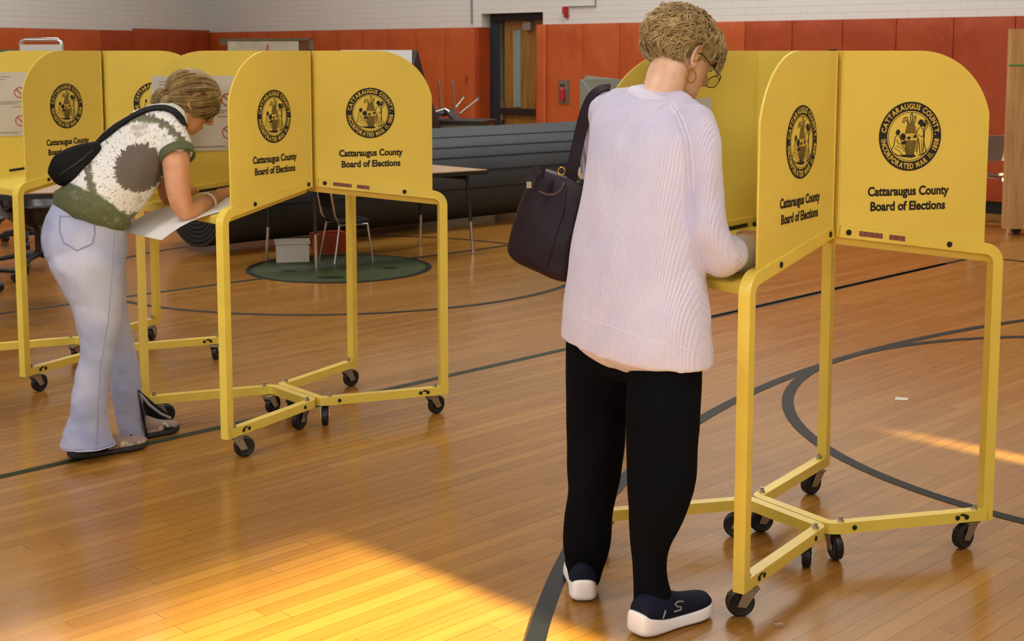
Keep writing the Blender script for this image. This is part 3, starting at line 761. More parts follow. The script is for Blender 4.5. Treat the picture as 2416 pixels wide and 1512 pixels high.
# ================================================================= background things
# rolled wrestling mat: a real spiral of matting lying along an axis
n2 = V(-.685, .728, 0); axd = V(.728, .685, 0)
S_ = G(500, 603) + n2 * .12; r0 = .43
def mat_roll():
    T = thing('rolled_wrestling_mat', 'huge rolled charcoal wrestling mat lying behind the booths, spiral end at left', 'rolled mat', tuple(S_ + n2 * .1))
    c0 = S_ + n2 * .12 + V(0, 0, r0); Lr = 4.6
    th_ = .026; pitch = .034; turns = 9.5; N = int(turns * 44)
    def pt(r, a): return n2 * (r * cos(a) * 1.04) + V(0, 0, r * sin(a) * .97)
    outer = []; inner = []
    for i in range(N + 1):
        a = -.5 + i * 2 * pi / 44; r_ = r0 - pitch * (a + .5) / (2 * pi); outer.append(pt(r_, a)); inner.append(pt(r_ - th_, a))
    m = MB(); st = 10
    sec = outer + inner[::-1]; ns = len(sec); vs = []
    for e in (0, 1): vs += [c0 + axd * (Lr * e) + p for p in sec]
    fs = [(i, (i + 1) % ns, ns + (i + 1) % ns, ns + i) for i in range(ns)]
    k = N + 1
    for i in range(N): 
        q = (i, i + 1, ns - 2 - i, ns - 1 - i); fs += [q, tuple(x + ns for x in q[::-1])]
    m.add(vs, fs); m.build('rolled_mat', M['mat'], T, 40)
    # raised seam tapes along the roll
    for a, w_ in ((R(120), .010), (R(137), .012), (R(151), .010), (R(168), .013), (R(190), .010)):
        m = MB(); vs = []
        for e in (0.02, .995):
            off = V(0, 0, 0)
            for da, dr in ((-w_ / r0 / 2, -.004), (w_ / r0 / 2, -.004), (w_ / r0 / 2, .003), (-w_ / r0 / 2, .003)):
                aa = a + da + (.0 if e < .5 else R(4)); rr = r0 + dr - pitch * ((aa + .5) / (2 * pi)) + .002; vs.append(c0 + axd * (Lr * e) + pt(rr, aa))
        m.add(vs, [(0, 1, 2, 3), (7, 6, 5, 4), (0, 1, 5, 4), (1, 2, 6, 5), (2, 3, 7, 6), (3, 0, 4, 7)]); m.build('seam', M['mat_seam'], T)
M['mat'] = mk('charcoal_mat_vinyl', '#30363A', .7, var=.15, scale=2, bump=.2, bscale=9, bdist=.02)
M['mat_seam'] = mk('mat_seam', '#0E1011', .7, var=0)
mat_roll()

def frame_box(m, c, d, rz): m.box(c, d, rz)
# long folding table behind the middle booth
def table(name, label, corner, e1, e2, l1, l2, z, thick=.035, legs=True, cl=.62):
    """corner + e1*l1 + e2*l2 rectangle"""
    c = Vector(corner); T = thing(name, label, 'table', (c.x, c.y, 0))
    def q(a, b): p = c + e1 * a + e2 * b; return (p.x, p.y)
    m = MB(); m.prism([q(0, 0), q(l1, 0), q(l1, l2), q(0, l2)], z - .006, z); m.build('table_top', M['tan_top'], T)
    m = MB(); m.prism([q(-.004, -.004), q(l1 + .004, -.004), q(l1 + .004, l2 + .004), q(-.004, l2 + .004)], z - thick, z - .0065); m.build('edge_band', M['black_edge'], T)
    for a in (.1, l1 - .1):
        m = MB(); p0 = c + e1 * a + e2 * .1; p1 = c + e1 * a + e2 * (l2 - .1)
        m.tube([V(p0.x, p0.y, z - thick - .03), V(p1.x, p1.y, z - thick - .03)], .016, 8); m.build('apron_bar', M['dark_metal'], T)
        for b in (.1, l2 - .1):
            p = c + e1 * a + e2 * b; o_ = (e2 * (-.04 if b < l2 / 2 else .04)) + e1 * (-.02 if a < l1 / 2 else .02)
            t_ = V(p.x, p.y, z - thick); bt = V(p.x + o_.x, p.y + o_.y, .012); md = t_.lerp(bt, 1 - .22 / z * 1.0 * 1) 
            md = t_.lerp(bt, .6)
            m = MB(); m.tube([t_, md], .015, 10); lg = m.build('leg', M['dark_metal'], T, True)
            m = MB(); m.tube([md, bt], .012, 10); m.build('leg_insert', M['chrome'], lg, True)
            m = MB(); m.cyl(V(bt.x, bt.y, 0.001), V(bt.x, bt.y, .014), .018, 12); m.build('foot_glide', M['steel'], lg, True)
    return T
K0 = G(1150, 400, .63); k1 = Vector((-.82, -.57, 0)).normalized(); k2 = Vector((-.70, .715, 0)).normalized()
table('activity_table', 'tan topped rectangular table with chrome legs behind the middle booth', K0, k1, k2, 1.45, .72, .63)
table('long_table', 'tan table with black edge at far left, behind the leftmost booth', G(215, 452, .72) + V(0, 0, 0), Vector((-.97, -.24, 0)), Vector((-.24, .97, 0)), 2.2, .75, .72)

def office_chair(x, y, rz, label):
    T = thing('office_chair', label, 'chair', (x, y, 0), rz)
    def bl(m, n, mt, p=T, s=True): return m.build(n, mt, p, s, world=False)
    for k in range(5):
        a = k * 2 * pi / 5 + .3; d = V(cos(a), sin(a), 0)
        m = MB(); m.tube([V(0, 0, .1) + d * .03, d * .16 + V(0, 0, .095), d * .28 + V(0, 0, .075)], .02, 8, radii=[.024, .018, .014]); ar = bl(m, 'base_arm', M['dark_metal'])
        m = MB(); m.cyl(d * .28 + V(-d.y, d.x, 0) * -.022 + V(0, 0, .031), d * .28 + V(-d.y, d.x, 0) * .022 + V(0, 0, .031), .03, 16); bl(m, 'wheel', M['rubber'], ar)
    m = MB(); m.cyl((0, 0, .1), (0, 0, .40), .02, 12); bl(m, 'gas_lift', M['dark_metal'])
    m = MB(); limb(m, [(V(-.0, 0, .42), V(.2, 0, 0), V(0, .2, 0)), (V(0, 0, .45), V(.235, 0, 0), V(0, .23, 0)), (V(0, 0, .48), V(.21, 0, 0), V(0, .21, 0))], 3, 24, 3.5); bl(m, 'seat', M['seat_plastic'])
    m = MB(); m.tube([V(0, -.15, .41), V(0, -.27, .43), V(0, -.28, .6)], .014, 8); bl(m, 'back_support', M['dark_metal'])
    m = MB(); limb(m, [(V(0, -.27, .56), V(.17, 0, 0), V(0, .03, 0)), (V(0, -.275, .7), V(.2, .0, 0), V(0, .035, 0)), (V(0, -.3, .86), V(.15, 0, 0), V(0, .025, 0))], 4, 24, 3); bl(m, 'backrest', M['seat_plastic'])
    return T
p = G(112, 640); office_chair(p.x - .1, p.y + .12, R(-35), 'black office chair on casters behind the younger woman\'s hips')
p = G(8, 680); office_chair(p.x - .22, p.y + .05, R(20), 'black office chair on casters at the far left edge')
p = G(40, 600); office_chair(p.x - .1, p.y + .5, R(200), 'black office chair pushed under the far left table, furthest back')

def school_chair(loc, rot, label, tip=None, scale=1.0, name='school_chair', seatm='seat_plastic'):
    """chrome legged shell chair; tip = full rotation matrix when it is stacked upside down"""
    T = thing(name, label, 'chair', loc, rot)
    X = tip or Matrix.Identity(3)
    def tr(v): return X @ (Vector(v) * scale)
    def bl(m, n, mt, par=T):
        m.v = [tr(v) for v in m.v]; return m.build(n, mt, par, 50, world=False)
    # seat shell
    m = MB(); rings = []
    for y, z, hw in ((-.2, .44, .17), (-.17, .43, .19), (-.05, .42, .2), (.1, .425, .2), (.19, .44, .19)): rings.append(ering(V(0, y, z), V(hw, 0, 0), V(0, .0, .012), 20, 3))
    m.loft(rings); bl(m, 'seat', M[seatm])
    m = MB(); rings = []
    for z, y, hw in ((.56, .2, .17), (.62, .215, .19), (.70, .23, .19), (.78, .25, .15)): rings.append(ering(V(0, y, z), V(hw, 0, 0), V(0, .012, 0), 20, 3))
    m.loft(rings); bl(m, 'backrest', M[seatm])
    for s in (-1, 1):
        m = MB(); m.tube([V(s * .2, -.2, .01), V(s * .17, -.16, .40)], .011, 10); lg = bl(m, 'leg', M['chrome'])
        m = MB(); m.cyl((s * .2, -.2, 0), (s * .2, -.2, .02), .016, 10); bl(m, 'foot_glide', M['steel'], lg)
        m = MB(); m.tube([V(s * .2, .22, .01), V(s * .17, .15, .40)], .011, 10); lg = bl(m, 'leg', M['chrome'])
        m = MB(); m.cyl((s * .2, .22, 0), (s * .2, .22, .02), .016, 10); bl(m, 'foot_glide', M['steel'], lg)
        m = MB(); m.tube([V(s * .17, -.16, .40), V(s * .17, .15, .40), V(s * .18, .2, .5), V(s * .18, .24, .74)], .011, 10); bl(m, 'side_rail', M['chrome'])
    m = MB(); m.tube([V(-.17, -.12, .405), V(.17, -.12, .405)], .011, 10); bl(m, 'cross_bar', M['chrome'])
    return T
BX0 = [(0, 1, 2, 3), (7, 6, 5, 4), (0, 1, 5, 4), (1, 2, 6, 5), (2, 3, 7, 6), (3, 0, 4, 7)]
# cabinet against the wall with the upturned chair on it
cb = at(1065, 287, 13.6)
CBX = thing('low_cabinet', 'low tan cabinet with dark top behind the rolled mat, chair upturned on it', 'cabinet', (cb.x - .06, cb.y, 0), atan2(RD.y, RD.x) + .55)
def lb(m, n, mt, par): return m.build(n, mt, par, world=False)
zt = at(1065, 284, 13.6).z
m = MB(); m.box((0, .2, zt / 2 - .02), (.75, .45, zt - .04)); lb(m, 'body', mk('cabinet_tan', '#8C8468', .6), CBX)
m = MB(); m.box((0, .2, zt - .018), (.8, .5, .036)); lb(m, 'top', M['black_edge'], CBX)
yc = 13.75
T = thing('upturned_chair', 'dark chair with chrome legs lying upside down on the low cabinet', 'chair', tuple(at(1055, 284, yc)))
A4 = [((1041, 262), (1036, 195), 0, 0), ((1073, 262), (1069, 195), .25, .25), ((1073, 256), (1094, 230), .3, .45), ((1084, 268), (1127, 234), -.05, .05)]
for (p, q, d0, d1) in A4:
    m = MB(); m.tube([at(p[0], p[1], yc + d0), at(q[0], q[1], yc + d1)], .012, 10); lg = m.build('leg', M['chrome'], T, True)
    e_ = at(q[0], q[1], yc + d1); m = MB(); m.cyl(e_ - V(0, 0, .01), e_ + V(0, 0, .02), .018, 10); m.build('foot_glide', M['steel'], lg, True)
m = MB(); c_ = [at(1046, 258, yc), at(1068, 256, yc + .25), at(1092, 283, yc + .2), at(1074, 285, yc - .02)]; m.add(c_ + [p + V(0, 0, -.03) + V(.0, 0, 0) for p in c_], BX0); m.build('backrest', M['seat_plastic'], T, bevel=.008)
m = MB(); c_ = [at(1018, 266, yc), at(1030, 254, yc + .2), at(1068, 256, yc + .25), at(1048, 268, yc)]; m.add(c_ + [p + V(0, 0, -.035) for p in c_], BX0); m.build('seat', M['seat_plastic'], T, bevel=.008)
m = MB(); m.tube([at(1019, 272, yc - .03), at(1034, 262, yc - .03), at(1050, 257, yc - .02), at(1060, 264, yc - .02)], .012, 8); m.build('side_rail', M['chrome'], T, True)
m = MB(); c_ = [at(1012, 284, yc - .05), at(1026, 268, yc), at(1048, 268, yc), at(1030, 284, yc - .05)]; m.add(c_ + [p + V(0, .02, 0) for p in c_], BX0); m.build('front_lip', M['seat_plastic'], T)
# chair beyond the right booth
pc = G(2345, 535)
school_chair((pc.x - .1, pc.y + .25, 0), R(205), 'school chair with grey backrest and chrome frame, by the wooden panel at right', None, 1.0, seatm='chair_grey') if M.setdefault('chair_grey', mk('chair_grey', '#8C8580', .5)) else None
# dark stool-like chair with curved chrome frame beneath the table
p = G(800, 600)
school_chair((p.x + .10, p.y - .35, 0), R(120), 'low dark chair with curved chrome frame beneath the tan table', None, .70)
# orange crate and grey bin under the table
def crate(name, label, cat, c, d, rz, mt):
    T = thing(name, label, cat, (c.x, c.y, 0), rz); m = MB(); x, y, z = d; t_ = .012
    for a in ((0, 0, .008, x, y, .012), (-x / 2, 0, z / 2, t_, y, z), (x / 2, 0, z / 2, t_, y, z), (0, -y / 2, z / 2, x + t_, t_, z), (0, y / 2, z / 2, x + t_, t_, z)): m.box(a[:3], a[3:])
    m.build('bin_shell', mt, T, world=False)
    m = MB()
    for a in ((-x / 2, 0, z, t_ * 2, y + .03, .018), (x / 2, 0, z, t_ * 2, y + .03, .018), (0, -y / 2, z, x + .03, t_ * 2, .018), (0, y / 2, z, x + .03, t_ * 2, .018)): m.box(a[:3], a[3:])
    m.build('rim', mt, T, world=False); return T
crate('storage_crate', 'orange plastic crate on the floor under the tan table', 'crate', G(780, 592) + V(0, .0, 0), (.22, .2, .13), .5, M['orange_plastic'])
crate('storage_bin', 'pale grey bin on the floor under the tan table, left of the orange crate', 'bin', G(690, 615) + V(0, .0, 0), (.22, .16, .14), .2, M['paper_grey'])

# chart easel with chrome loop top (far left)
y_ = 11.5; a = at(48, 100, y_); b = at(145, 100, y_)
T = thing('chart_easel', 'white chart easel with rounded chrome handle at upper left', 'easel', ((a.x + b.x) / 2, y_ + .02, 0))
m = MB(); tz = at(95, 93, y_).z; xl, xr = a.x, b.x; zb = at(95, 105, y_).z
m.tube([V(xl, y_, .02), V(xl, y_, tz - .05)] + arc3(V(xl, y_, tz), V(xl, y_, 0), V(xr, y_, tz), .05, 5) + arc3(V(xr, y_, tz), V(xl, y_, tz), V(xr, y_, 0), .05, 5) + [V(xr, y_, .02)], .016, 10); m.build('tube_frame', M['chrome'], T, True)
m = MB(); m.box(((xl + xr) / 2, y_ - .01, zb - .4), (xr - xl, .02, .8)); m.build('board', M['board_white'], T)
for s in (xl, xr):
    m = MB(); m.box((s, y_, .02), (.05, .5, .03)); m.build('foot', M['dark_metal'], T)
# green topped board behind far left booth
a = at(-60, 117, 12.4); b = at(86, 118, 12.4)
T = thing('chalkboard', 'green chalkboard edge just showing over the far left booth', 'chalkboard', ((a.x + b.x) / 2, 12.42, 0))
m = MB(); m.box(((a.x + b.x) / 2, 12.42, a.z - .3), (b.x - a.x, .03, .6)); m.build('board', mk('chalk_green', '#3F6B55', .5), T)
for x in (a.x + .05, b.x - .05):
    m = MB(); m.box((x, 12.46, (a.z - .02) / 2), (.04, .04, a.z - .02)); m.build('post', M['dark_metal'], T)
# bulletin board with white sheet
y_ = 14.2; a = at(520, 92, y_); b = at(736, 88, y_ - .3)
T = thing('bulletin_board', 'brown bulletin board in metal frame covered by a white sheet', 'bulletin board', ((a.x + b.x) / 2, y_, 0))
def quadbox(m, p, q, z0, z1, th):
    d = Vector((q.x - p.x, q.y - p.y, 0)).normalized(); nn = Vector((d.y, -d.x, 0)) * th / 2
    m.prism([((p + nn).x, (p + nn).y), ((q + nn).x, (q + nn).y), ((q - nn).x, (q - nn).y), ((p - nn).x, (p - nn).y)], z0, z1)
zt = a.z; L_ = lambda f: Vector((a.x + (b.x - a.x) * f, a.y + (b.y - a.y) * f, 0))
m = MB(); quadbox(m, L_(.12), L_(.97), .62, zt - .01, .03); m.build('cork_panel', mk('brown_cork', '#6B3E22', .8), T)
m = MB(); quadbox(m, L_(0), L_(1), zt - .02, zt + .005, .05); quadbox(m, L_(.0), L_(.12), zt - .06, zt - .02, .05); quadbox(m, L_(.975), L_(1), .03, zt, .05); quadbox(m, L_(.08), L_(.1), .03, zt - .02, .04); quadbox(m, L_(.1), L_(.98), .6, .63, .05)
m.build('metal_frame', mk('olive_metal', '#5F5A40', .5), T)
m = MB(); off = V(0, -.03, 0); quadbox(m, L_(.09) + off, L_(.86) + off, .75, zt - .025, .006); m.build('white_sheet', mk('sheet_cream', '#B9B39E', .8), T)
m = MB(); q = L_(.53) + V(0, -.035, 0); m.add([(q.x - .03, q.y, 1.46), (q.x + .035, q.y, 1.46), (q.x + .01, q.y, 1.56), (q.x - .005, q.y, 1.58)], [(0, 1, 2, 3)]); m.build('red_mark', M['print_red'], T)
# tilted white board with dark side (A frame) behind the middle booth
y_ = 12.95; a = at(880, 118, y_); b = at(972, 118, y_); c = at(965, 182, y_ - .1)
T = thing('aframe_board', 'white A-frame board with black side rising behind the middle booth', 'board', ((a.x + b.x) / 2, y_ + .1, 0))
def tilt(xa, xb, z0, z1, y0, y1, th): 
    return [(xa, y0, z0), (xb, y0, z0), (xb, y1, z1), (xa, y1, z1), (xa, y0 + th, z0), (xb, y0 + th, z0), (xb, y1 + th, z1), (xa, y1 + th, z1)]
BX = [(0, 1, 2, 3), (7, 6, 5, 4), (0, 1, 5, 4), (1, 2, 6, 5), (2, 3, 7, 6), (3, 0, 4, 7)]
m = MB(); vs = tilt(a.x - .3, b.x, .6, a.z, y_ - .2, y_, .015); vs = [(x - (.02 if z < .5 and x > a.x else 0), y, z) for x, y, z in vs]; m.add(vs, BX); m.build('white_face', M['board_white'], T)
m = MB(); m.add(tilt(a.x - .28, b.x + .02, .02, a.z - .01, y_ + .45, y_ + .02, .015), BX); m.build('rear_face', M['dark_metal'], T)
m = MB(); ex = b.x; m.add([(ex + .003, y_ - .05, 1.3), (ex + .12, y_ + .2, 1.18), (ex + .30, y_ + .42, .6), (ex + .02, y_ - .2, .75), (ex + .005, y_ + .02, a.z), (ex + .05, y_ + .04, a.z)], [(0, 1, 5, 4), (0, 3, 2, 1)]); m.add([(ex + .001, y_ - .05, 1.3), (ex + .09, y_ + .22, 1.22), (ex + .24, y_ + .44, .75), (ex + .01, y_ - .2, .75)], [(0, 1, 2, 3)]); m.build('black_side_flap', M['dark_metal'], T)
# grey corrugated privacy screen
y_ = 8.6; P_ = [at(px, py, y_ + dy) for px, py, dy in ((1370, 285, 0), (1368, 188, 0), (1377, 187, 0), (1384, 178, 0), (1450, 186, -.1), (1560, 196, -.25), (1560, 330, -.25))]
T = thing('privacy_screen', 'grey tabletop voting privacy screen with notched corner, left of the older woman', 'privacy screen', (P_[0].x + .2, y_, .74))
m = MB(); k = len(P_); P_[0].z = .745; P_[-1].z = .745; bk = [p + V(.002, .02, 0) for p in P_]
m.add(P_ + bk, [tuple(range(k)), tuple(range(2 * k - 1, k - 1, -1))] + [(i, (i + 1) % k, k + (i + 1) % k, k + i) for i in range(k)]); m.build('front_panel', M['grey_board'], T)
m = MB(); a = P_[0]; e = P_[1]; m.add([a, a + V(.06, .32, 0), Vector((a.x + .06, a.y + .32, e.z - .02)), e, a + V(.02, 0, 0), a + V(.08, .32, 0), Vector((a.x + .08, a.y + .32, e.z - .02)), e + V(.02, 0, 0)], BX); m.build('side_panel', M['grey_board'], T)
table('small_table', 'small tan table carrying the grey privacy screen, hidden behind the older woman', V(P_[0].x - .02, y_ - .4, 0), V(1, 0, 0), V(0, 1, 0), .55, .8, .742, cl=.6)
# wooden folded table panel on casters at right edge
y_ = 10.55; g0 = G(2405, 556); zt = at(2400, 68, g0.y).z
a = at(2369, 540, g0.y); b = at(2386, 68, g0.y)
T = thing('folded_table', 'tall folded wooden table standing on casters at the right edge', 'folded table', (g0.x, g0.y, 0))
w_ = .34
zb = a.z
m = MB(); m.add([(a.x, g0.y, zb), (a.x + w_, g0.y, zb), (b.x + .135, g0.y, zt), (b.x, g0.y, zt), (a.x, g0.y + .05, zb), (a.x + w_, g0.y + .05, zb), (b.x + .135, g0.y + .05, zt), (b.x, g0.y + .05, zt)], BX); lf = m.build('front_leaf', M['board_wood'], T)
m = MB(); m.add([(a.x + .03, g0.y + .1, zb), (a.x + w_ + .03, g0.y + .1, zb), (b.x + .165, g0.y + .1, zt), (b.x + .03, g0.y + .1, zt), (a.x + .03, g0.y + .15, zb), (a.x + w_ + .03, g0.y + .15, zb), (b.x + .165, g0.y + .15, zt), (b.x + .03, g0.y + .15, zt)], BX); m.build('rear_leaf', M['board_wood'], T)
gz = at(2395, 154, g0.y).z; gx = at(2381, 154, g0.y).x
m = MB(); m.box((gx + .068, g0.y - .002, gz), (.145, .004, .014)); m.build('green_tape', M['green'], lf)
m = MB(); m.box((a.x + w_ / 2 + .02, g0.y + .075, zb + .02), (w_ - .04, .1, .04)); m.build('base_bar', M['dark_metal'], T)
for x in (g0.x + .0, g0.x + .2):
    m = MB(); m.cyl((x, g0.y + .06, .035), (x, g0.y + .09, .035), .035, 18); wh = m.build('wheel', M['rubber'], T, True)
    m = MB(); m.box((x, g0.y + .075, (zb + .05) / 2 + .01), (.03, .05, max(.02, zb - .05))); m.build('caster_fork', M['steel'], wh)
# litter on the floor
g0 = G(2124, 941); m = MB(); m.prism([(g0.x - .03, g0.y - .02), (g0.x + .02, g0.y - .03), (g0.x + .04, g0.y + .01), (g0.x - .01, g0.y + .03)], .0005, .002)
tag(m.build('paper_scrap', M['paper_grey']), 'tiny pale scrap on the floor inside the dark painted circle', 'scrap')
g0 = G(1837, 1477); m = MB(); m.box((g0.x, g0.y, .004), (.024, .01, .007), .3)
tag(m.build('pencil_stub', M['tan_top']), 'tiny tan stub on the floor right of the front caster', 'pencil stub')

# ================================================================= lights
def area(name, loc, rot, sx, sy, e, col):
    l = bpy.data.lights.new(name, 'AREA'); l.shape = 'RECTANGLE'; l.size = sx; l.size_y = sy; l.energy = e; l.color = col
    o = bpy.data.objects.new(name, l); COL.objects.link(o); o.location = loc; o.rotation_euler = rot; return o
for i, (x, y) in enumerate([(-3.5, 3), (2.5, 1), (-1.5, 9), (4.5, 7), (-4.5, 15), (1.5, 13)]):
    e = dict(KEYS).get(i, 1)
    area('ceiling_panel_light', (x, y, CEIL - .12), (0, 0, R(-48)), 1.3, 2.6, CEILING_W * e, (1, .98, .95))
    T = thing('ceiling_light', 'recessed rectangular gym ceiling light panel above the booths', 'ceiling light', (x, y, CEIL - .05), R(-48), 'gym ceiling lights')
    m = MB(); 
    for a in ((0, 1.34, 0, 2.8, .08, .08), (0, -1.34, 0, 2.8, .08, .08), (1.34, 0, 0, .08, 2.8, .08), (-1.34, 0, 0, .08, 2.8, .08)): m.box((a[0], a[1], 0), (a[3] if a[1] else .08, a[4] if a[1] else 2.76, .08))
    m.build('housing', M['white_metal'], T, world=False)
# big daylight from tall windows high on the rear wall (behind the viewer)
def look(o, tgt): d = (Vector(tgt) - o.location); o.rotation_euler = d.to_track_quat('-Z', 'Y').to_euler()
for (a_, b_, e) in ((-5.6, -6, 1), (-5.6, 0, 1.1), (-5.6, 5, .9)):
    p = ab(a_, b_); o = area('rear_window_daylight', (p.x, p.y, 3.9), (0, 0, 0), 4.2, 2.6, WINDOW_W * e, (.97, .98, 1)); look(o, ab(3, b_ * .4) + V(0, 0, .9))
sun = bpy.data.lights.new('sun', 'SUN'); sun.energy = SUN_W; sun.angle = R(.6); sun.color = (1, .90, .50)
so = bpy.data.objects.new('sun', sun); COL.objects.link(so); so.location = (8, -6, 5)
so.rotation_euler = V(-.7071, .7071, -.187).to_track_quat('-Z', 'Y').to_euler()
# ================================================================= people
from mathutils.bvhtree import BVHTree
CAMP = V(0, 0, CAMH)
def bvh(o):
    root = o
    while root.parent: root = root.parent
    mw = WM.get(root.name, Matrix.Identity(4))
    return BVHTree.FromPolygons([mw @ v.co for v in o.data.vertices], [tuple(p.vertices) for p in o.data.polygons])
def surf(bv, px, py, off=0.0):
    h = bv.ray_cast(CAMP, Vector(ray(px, py)).normalized())
    if h[0] is None: return None, None
    n = h[1]; n = n if n.dot(h[0] - CAMP) < 0 else -n
    return h[0] + n * off, n
def on_surface(bv, pxs, r, off, name, mat, par, seg=6, step=8):
    pts = []
    for a, b in zip(pxs, pxs[1:]):
        k = max(1, int(hypot(b[0] - a[0], b[1] - a[1]) / step))
        for i in range(k): pts.append((a[0] + (b[0] - a[0]) * i / k, a[1] + (b[1] - a[1]) * i / k))
    pts.append(pxs[-1]); out = []
    for p in pts:
        q, n = surf(bv, p[0], p[1], off)
        if q is not None: out.append(q)
    if len(out) < 2: return None
    m = MB(); m.tube(out, r, seg); return m.build(name, mat, par, True)
def ribbon(m, pts, nors, w, th):
    rings = []
    for i, p in enumerate(pts):
        t = (pts[min(i + 1, len(pts) - 1)] - pts[max(i - 1, 0)]).normalized(); n = (nors[i] - t * nors[i].dot(t)).normalized(); s = t.cross(n)
        rings.append([p + s * w / 2 + n * th / 2, p - s * w / 2 + n * th / 2, p - s * w / 2 - n * th / 2, p + s * w / 2 - n * th / 2])
    m.loft(rings)
def sil(xl, yl, xr, yr, Y, b, lat, fwd):
    p = at(xl, yl, Y); q = at(xr, yr, Y); W = (q.x - p.x) / 2
    a = sqrt(max(W * W - (b * fwd.x) ** 2, (.35 * W) ** 2)) / abs(lat.x)
    zl = at(xl, yl, Y - lat.y * a).z; zr = at(xr, yr, Y + lat.y * a).z
    c = V((p.x + q.x) / 2, Y, (zl + zr) / 2)
    return (c, V(lat.x * a, lat.y * a, (zr - zl) / 2), V(fwd.x * b, fwd.y * b, 0))
def legring(xl, xr, y, Y, k=.95):
    p = at(xl, y, Y); q = at(xr, y, Y); h = (q.x - p.x) / 2
    return ((p + q) / 2, V(h, 0, 0), V(0, h * k, 0))
def add_head(mb, c, r, f, u, s=1.0, nose=1.0):
    T_ = lambda x, y, z: c + (r * x + f * y + u * z) * s
    prof = [(-.118, .018, .07, .045), (-.11, .034, .086, .02), (-.09, .048, .092, -.01), (-.065, .056, .090, -.045), (-.035, .066, .088, -.08), (0, .072, .087, -.098), (.03, .076, .09, -.104), (.06, .074, .084, -.100), (.085, .062, .066, -.082), (.102, .038, .036, -.052), (.109, .012, .008, -.02)]
    mb.loft([ering(T_(0, (a + b) / 2, z), r * hw * s, f * (a - b) / 2 * s, 28, 2.25) for z, hw, a, b in prof])
    # nose, lips, brow, ears
    m = mb
    limb(m, [(T_(0, .086, .02), r * .007 * s, f * .006 * s), (T_(0, .096, -.005), r * .010 * s, f * .011 * s), (T_(0, .103 + .006 * nose, -.03), r * .016 * s, f * .014 * s), (T_(0, .094, -.042), r * .014 * s, f * .010 * s)], 3, 12)
    for z in (-.062, -.071): limb(m, [(T_(-.02, .086, z), f * .004 * s, u * .004 * s), (T_(0, .094, z), f * .006 * s, u * .005 * s), (T_(.02, .086, z), f * .004 * s, u * .004 * s)], 3, 10)
    limb(m, [(T_(-.05, .070, .022), f * .010 * s, u * .007 * s), (T_(0, .087, .022), f * .008 * s, u * .007 * s), (T_(.05, .070, .022), f * .010 * s, u * .007 * s)], 3, 10)
    for sx in (-1, 1):
        e = [T_(sx * (.074 + .010 * cos(a) * 0 + .012 * (cos(a) < .2)), -.012 + .017 * cos(a), -.008 + .032 * sin(a)) for a in [R(q) for q in range(50, 331, 20)]]
        m.tube(e, .0055 * s, 8)
        limb(m, [(T_(sx * .072, -.008, .012), f * .014 * s, u * .010 * s), (T_(sx * .080, -.012, -.006), f * .012 * s, u * .02 * s)], 3, 12)
        limb(m, [(T_(sx * .075, -.004, -.03), f * .007 * s, r * .005 * s), (T_(sx * .077, -.002, -.046), f * .006 * s, r * .004 * s)], 2, 10)
    return T_
def add_eyes(par, T_, iris):
    for sx in (-1, 1):
        m = MB(); c = T_(sx * .031, .0765, .004); f = (T_(0, 1, 0) - T_(0, 0, 0)).normalized(); r = (T_(1, 0, 0) - T_(0, 0, 0)).normalized(); u = (T_(0, 0, 1) - T_(0, 0, 0)).normalized()
        m.loft([ering(c + f * .0125 * sin(a), r * .0125 * cos(a), u * .0085 * cos(a), 14) for a in [R(q) for q in range(-80, 81, 16)]])
        e = m.build('eye', M['eye_white'], par, True)
        m = MB(); m.cyl(c + f * .0115, c + f * .0135, .0055, 14); m.build('iris', M[iris], e)
        m = MB(); m.tube([T_(sx * .048, .078, .022), T_(sx * .031, .090, .030), T_(sx * .014, .093, .025)], .003, 8); m.build('eyebrow', M['brow'], par, True)
M['eye_white'] = mk('eye_white', '#D8D0C6', .25, var=0); M['iris_brown'] = mk('iris_brown', '#3A2616', .2, var=0); M['brow'] = mk('brow_hair', '#6F5433', .8)
def add_hand(mb, w, d, side, n, curl=.5, r=.0085):
    """wrist w, direction d, side = towards the thumb, n = back of hand"""
    d = Vector(d).normalized(); n = Vector(n); n = (n - d * n.dot(d)).normalized(); s = Vector(side); s = (s - d * s.dot(d) - n * s.dot(n)).normalized()
    limb(mb, [(w, s * .027, n * .020), (w + d * .03, s * .033, n * .017), (w + d * .065, s * .040, n * .015), (w + d * .088, s * .038, n * .012)], 3, 18, 2.5)
    for k, (o, L) in enumerate(((.030, .072), (.010, .080), (-.010, .075), (-.029, .060))):
        b = w + d * (.085 - abs(k - 1.3) * .004) + s * o; a = .25 + curl * .5; pts = [(b, r * 1.05)]; dr = d
        for sg, q in ((.45, .6), (.32, 1.0), (.23, .8)):
            dr = (dr * cos(curl * q) - n * sin(curl * q)).normalized(); b = b + dr * L * sg; pts.append((b, pts[-1][1] * .92)); n_ = n
            n = (n * cos(curl * q) + d * 0 + dr * 0).normalized() if False else n
        rlimb(mb, pts, 1, tuple(s), 3, 10)
    b = w + d * .028 + s * .028 - n * .004
    rlimb(mb, [(b, .013), (b + d * .028 + s * .020 - n * .008, .0105), (b + d * .055 + s * .022 - n * .02, .0095), (b + d * .075 + s * .012 - n * .028, .008)], 1, tuple(n), 3, 12)
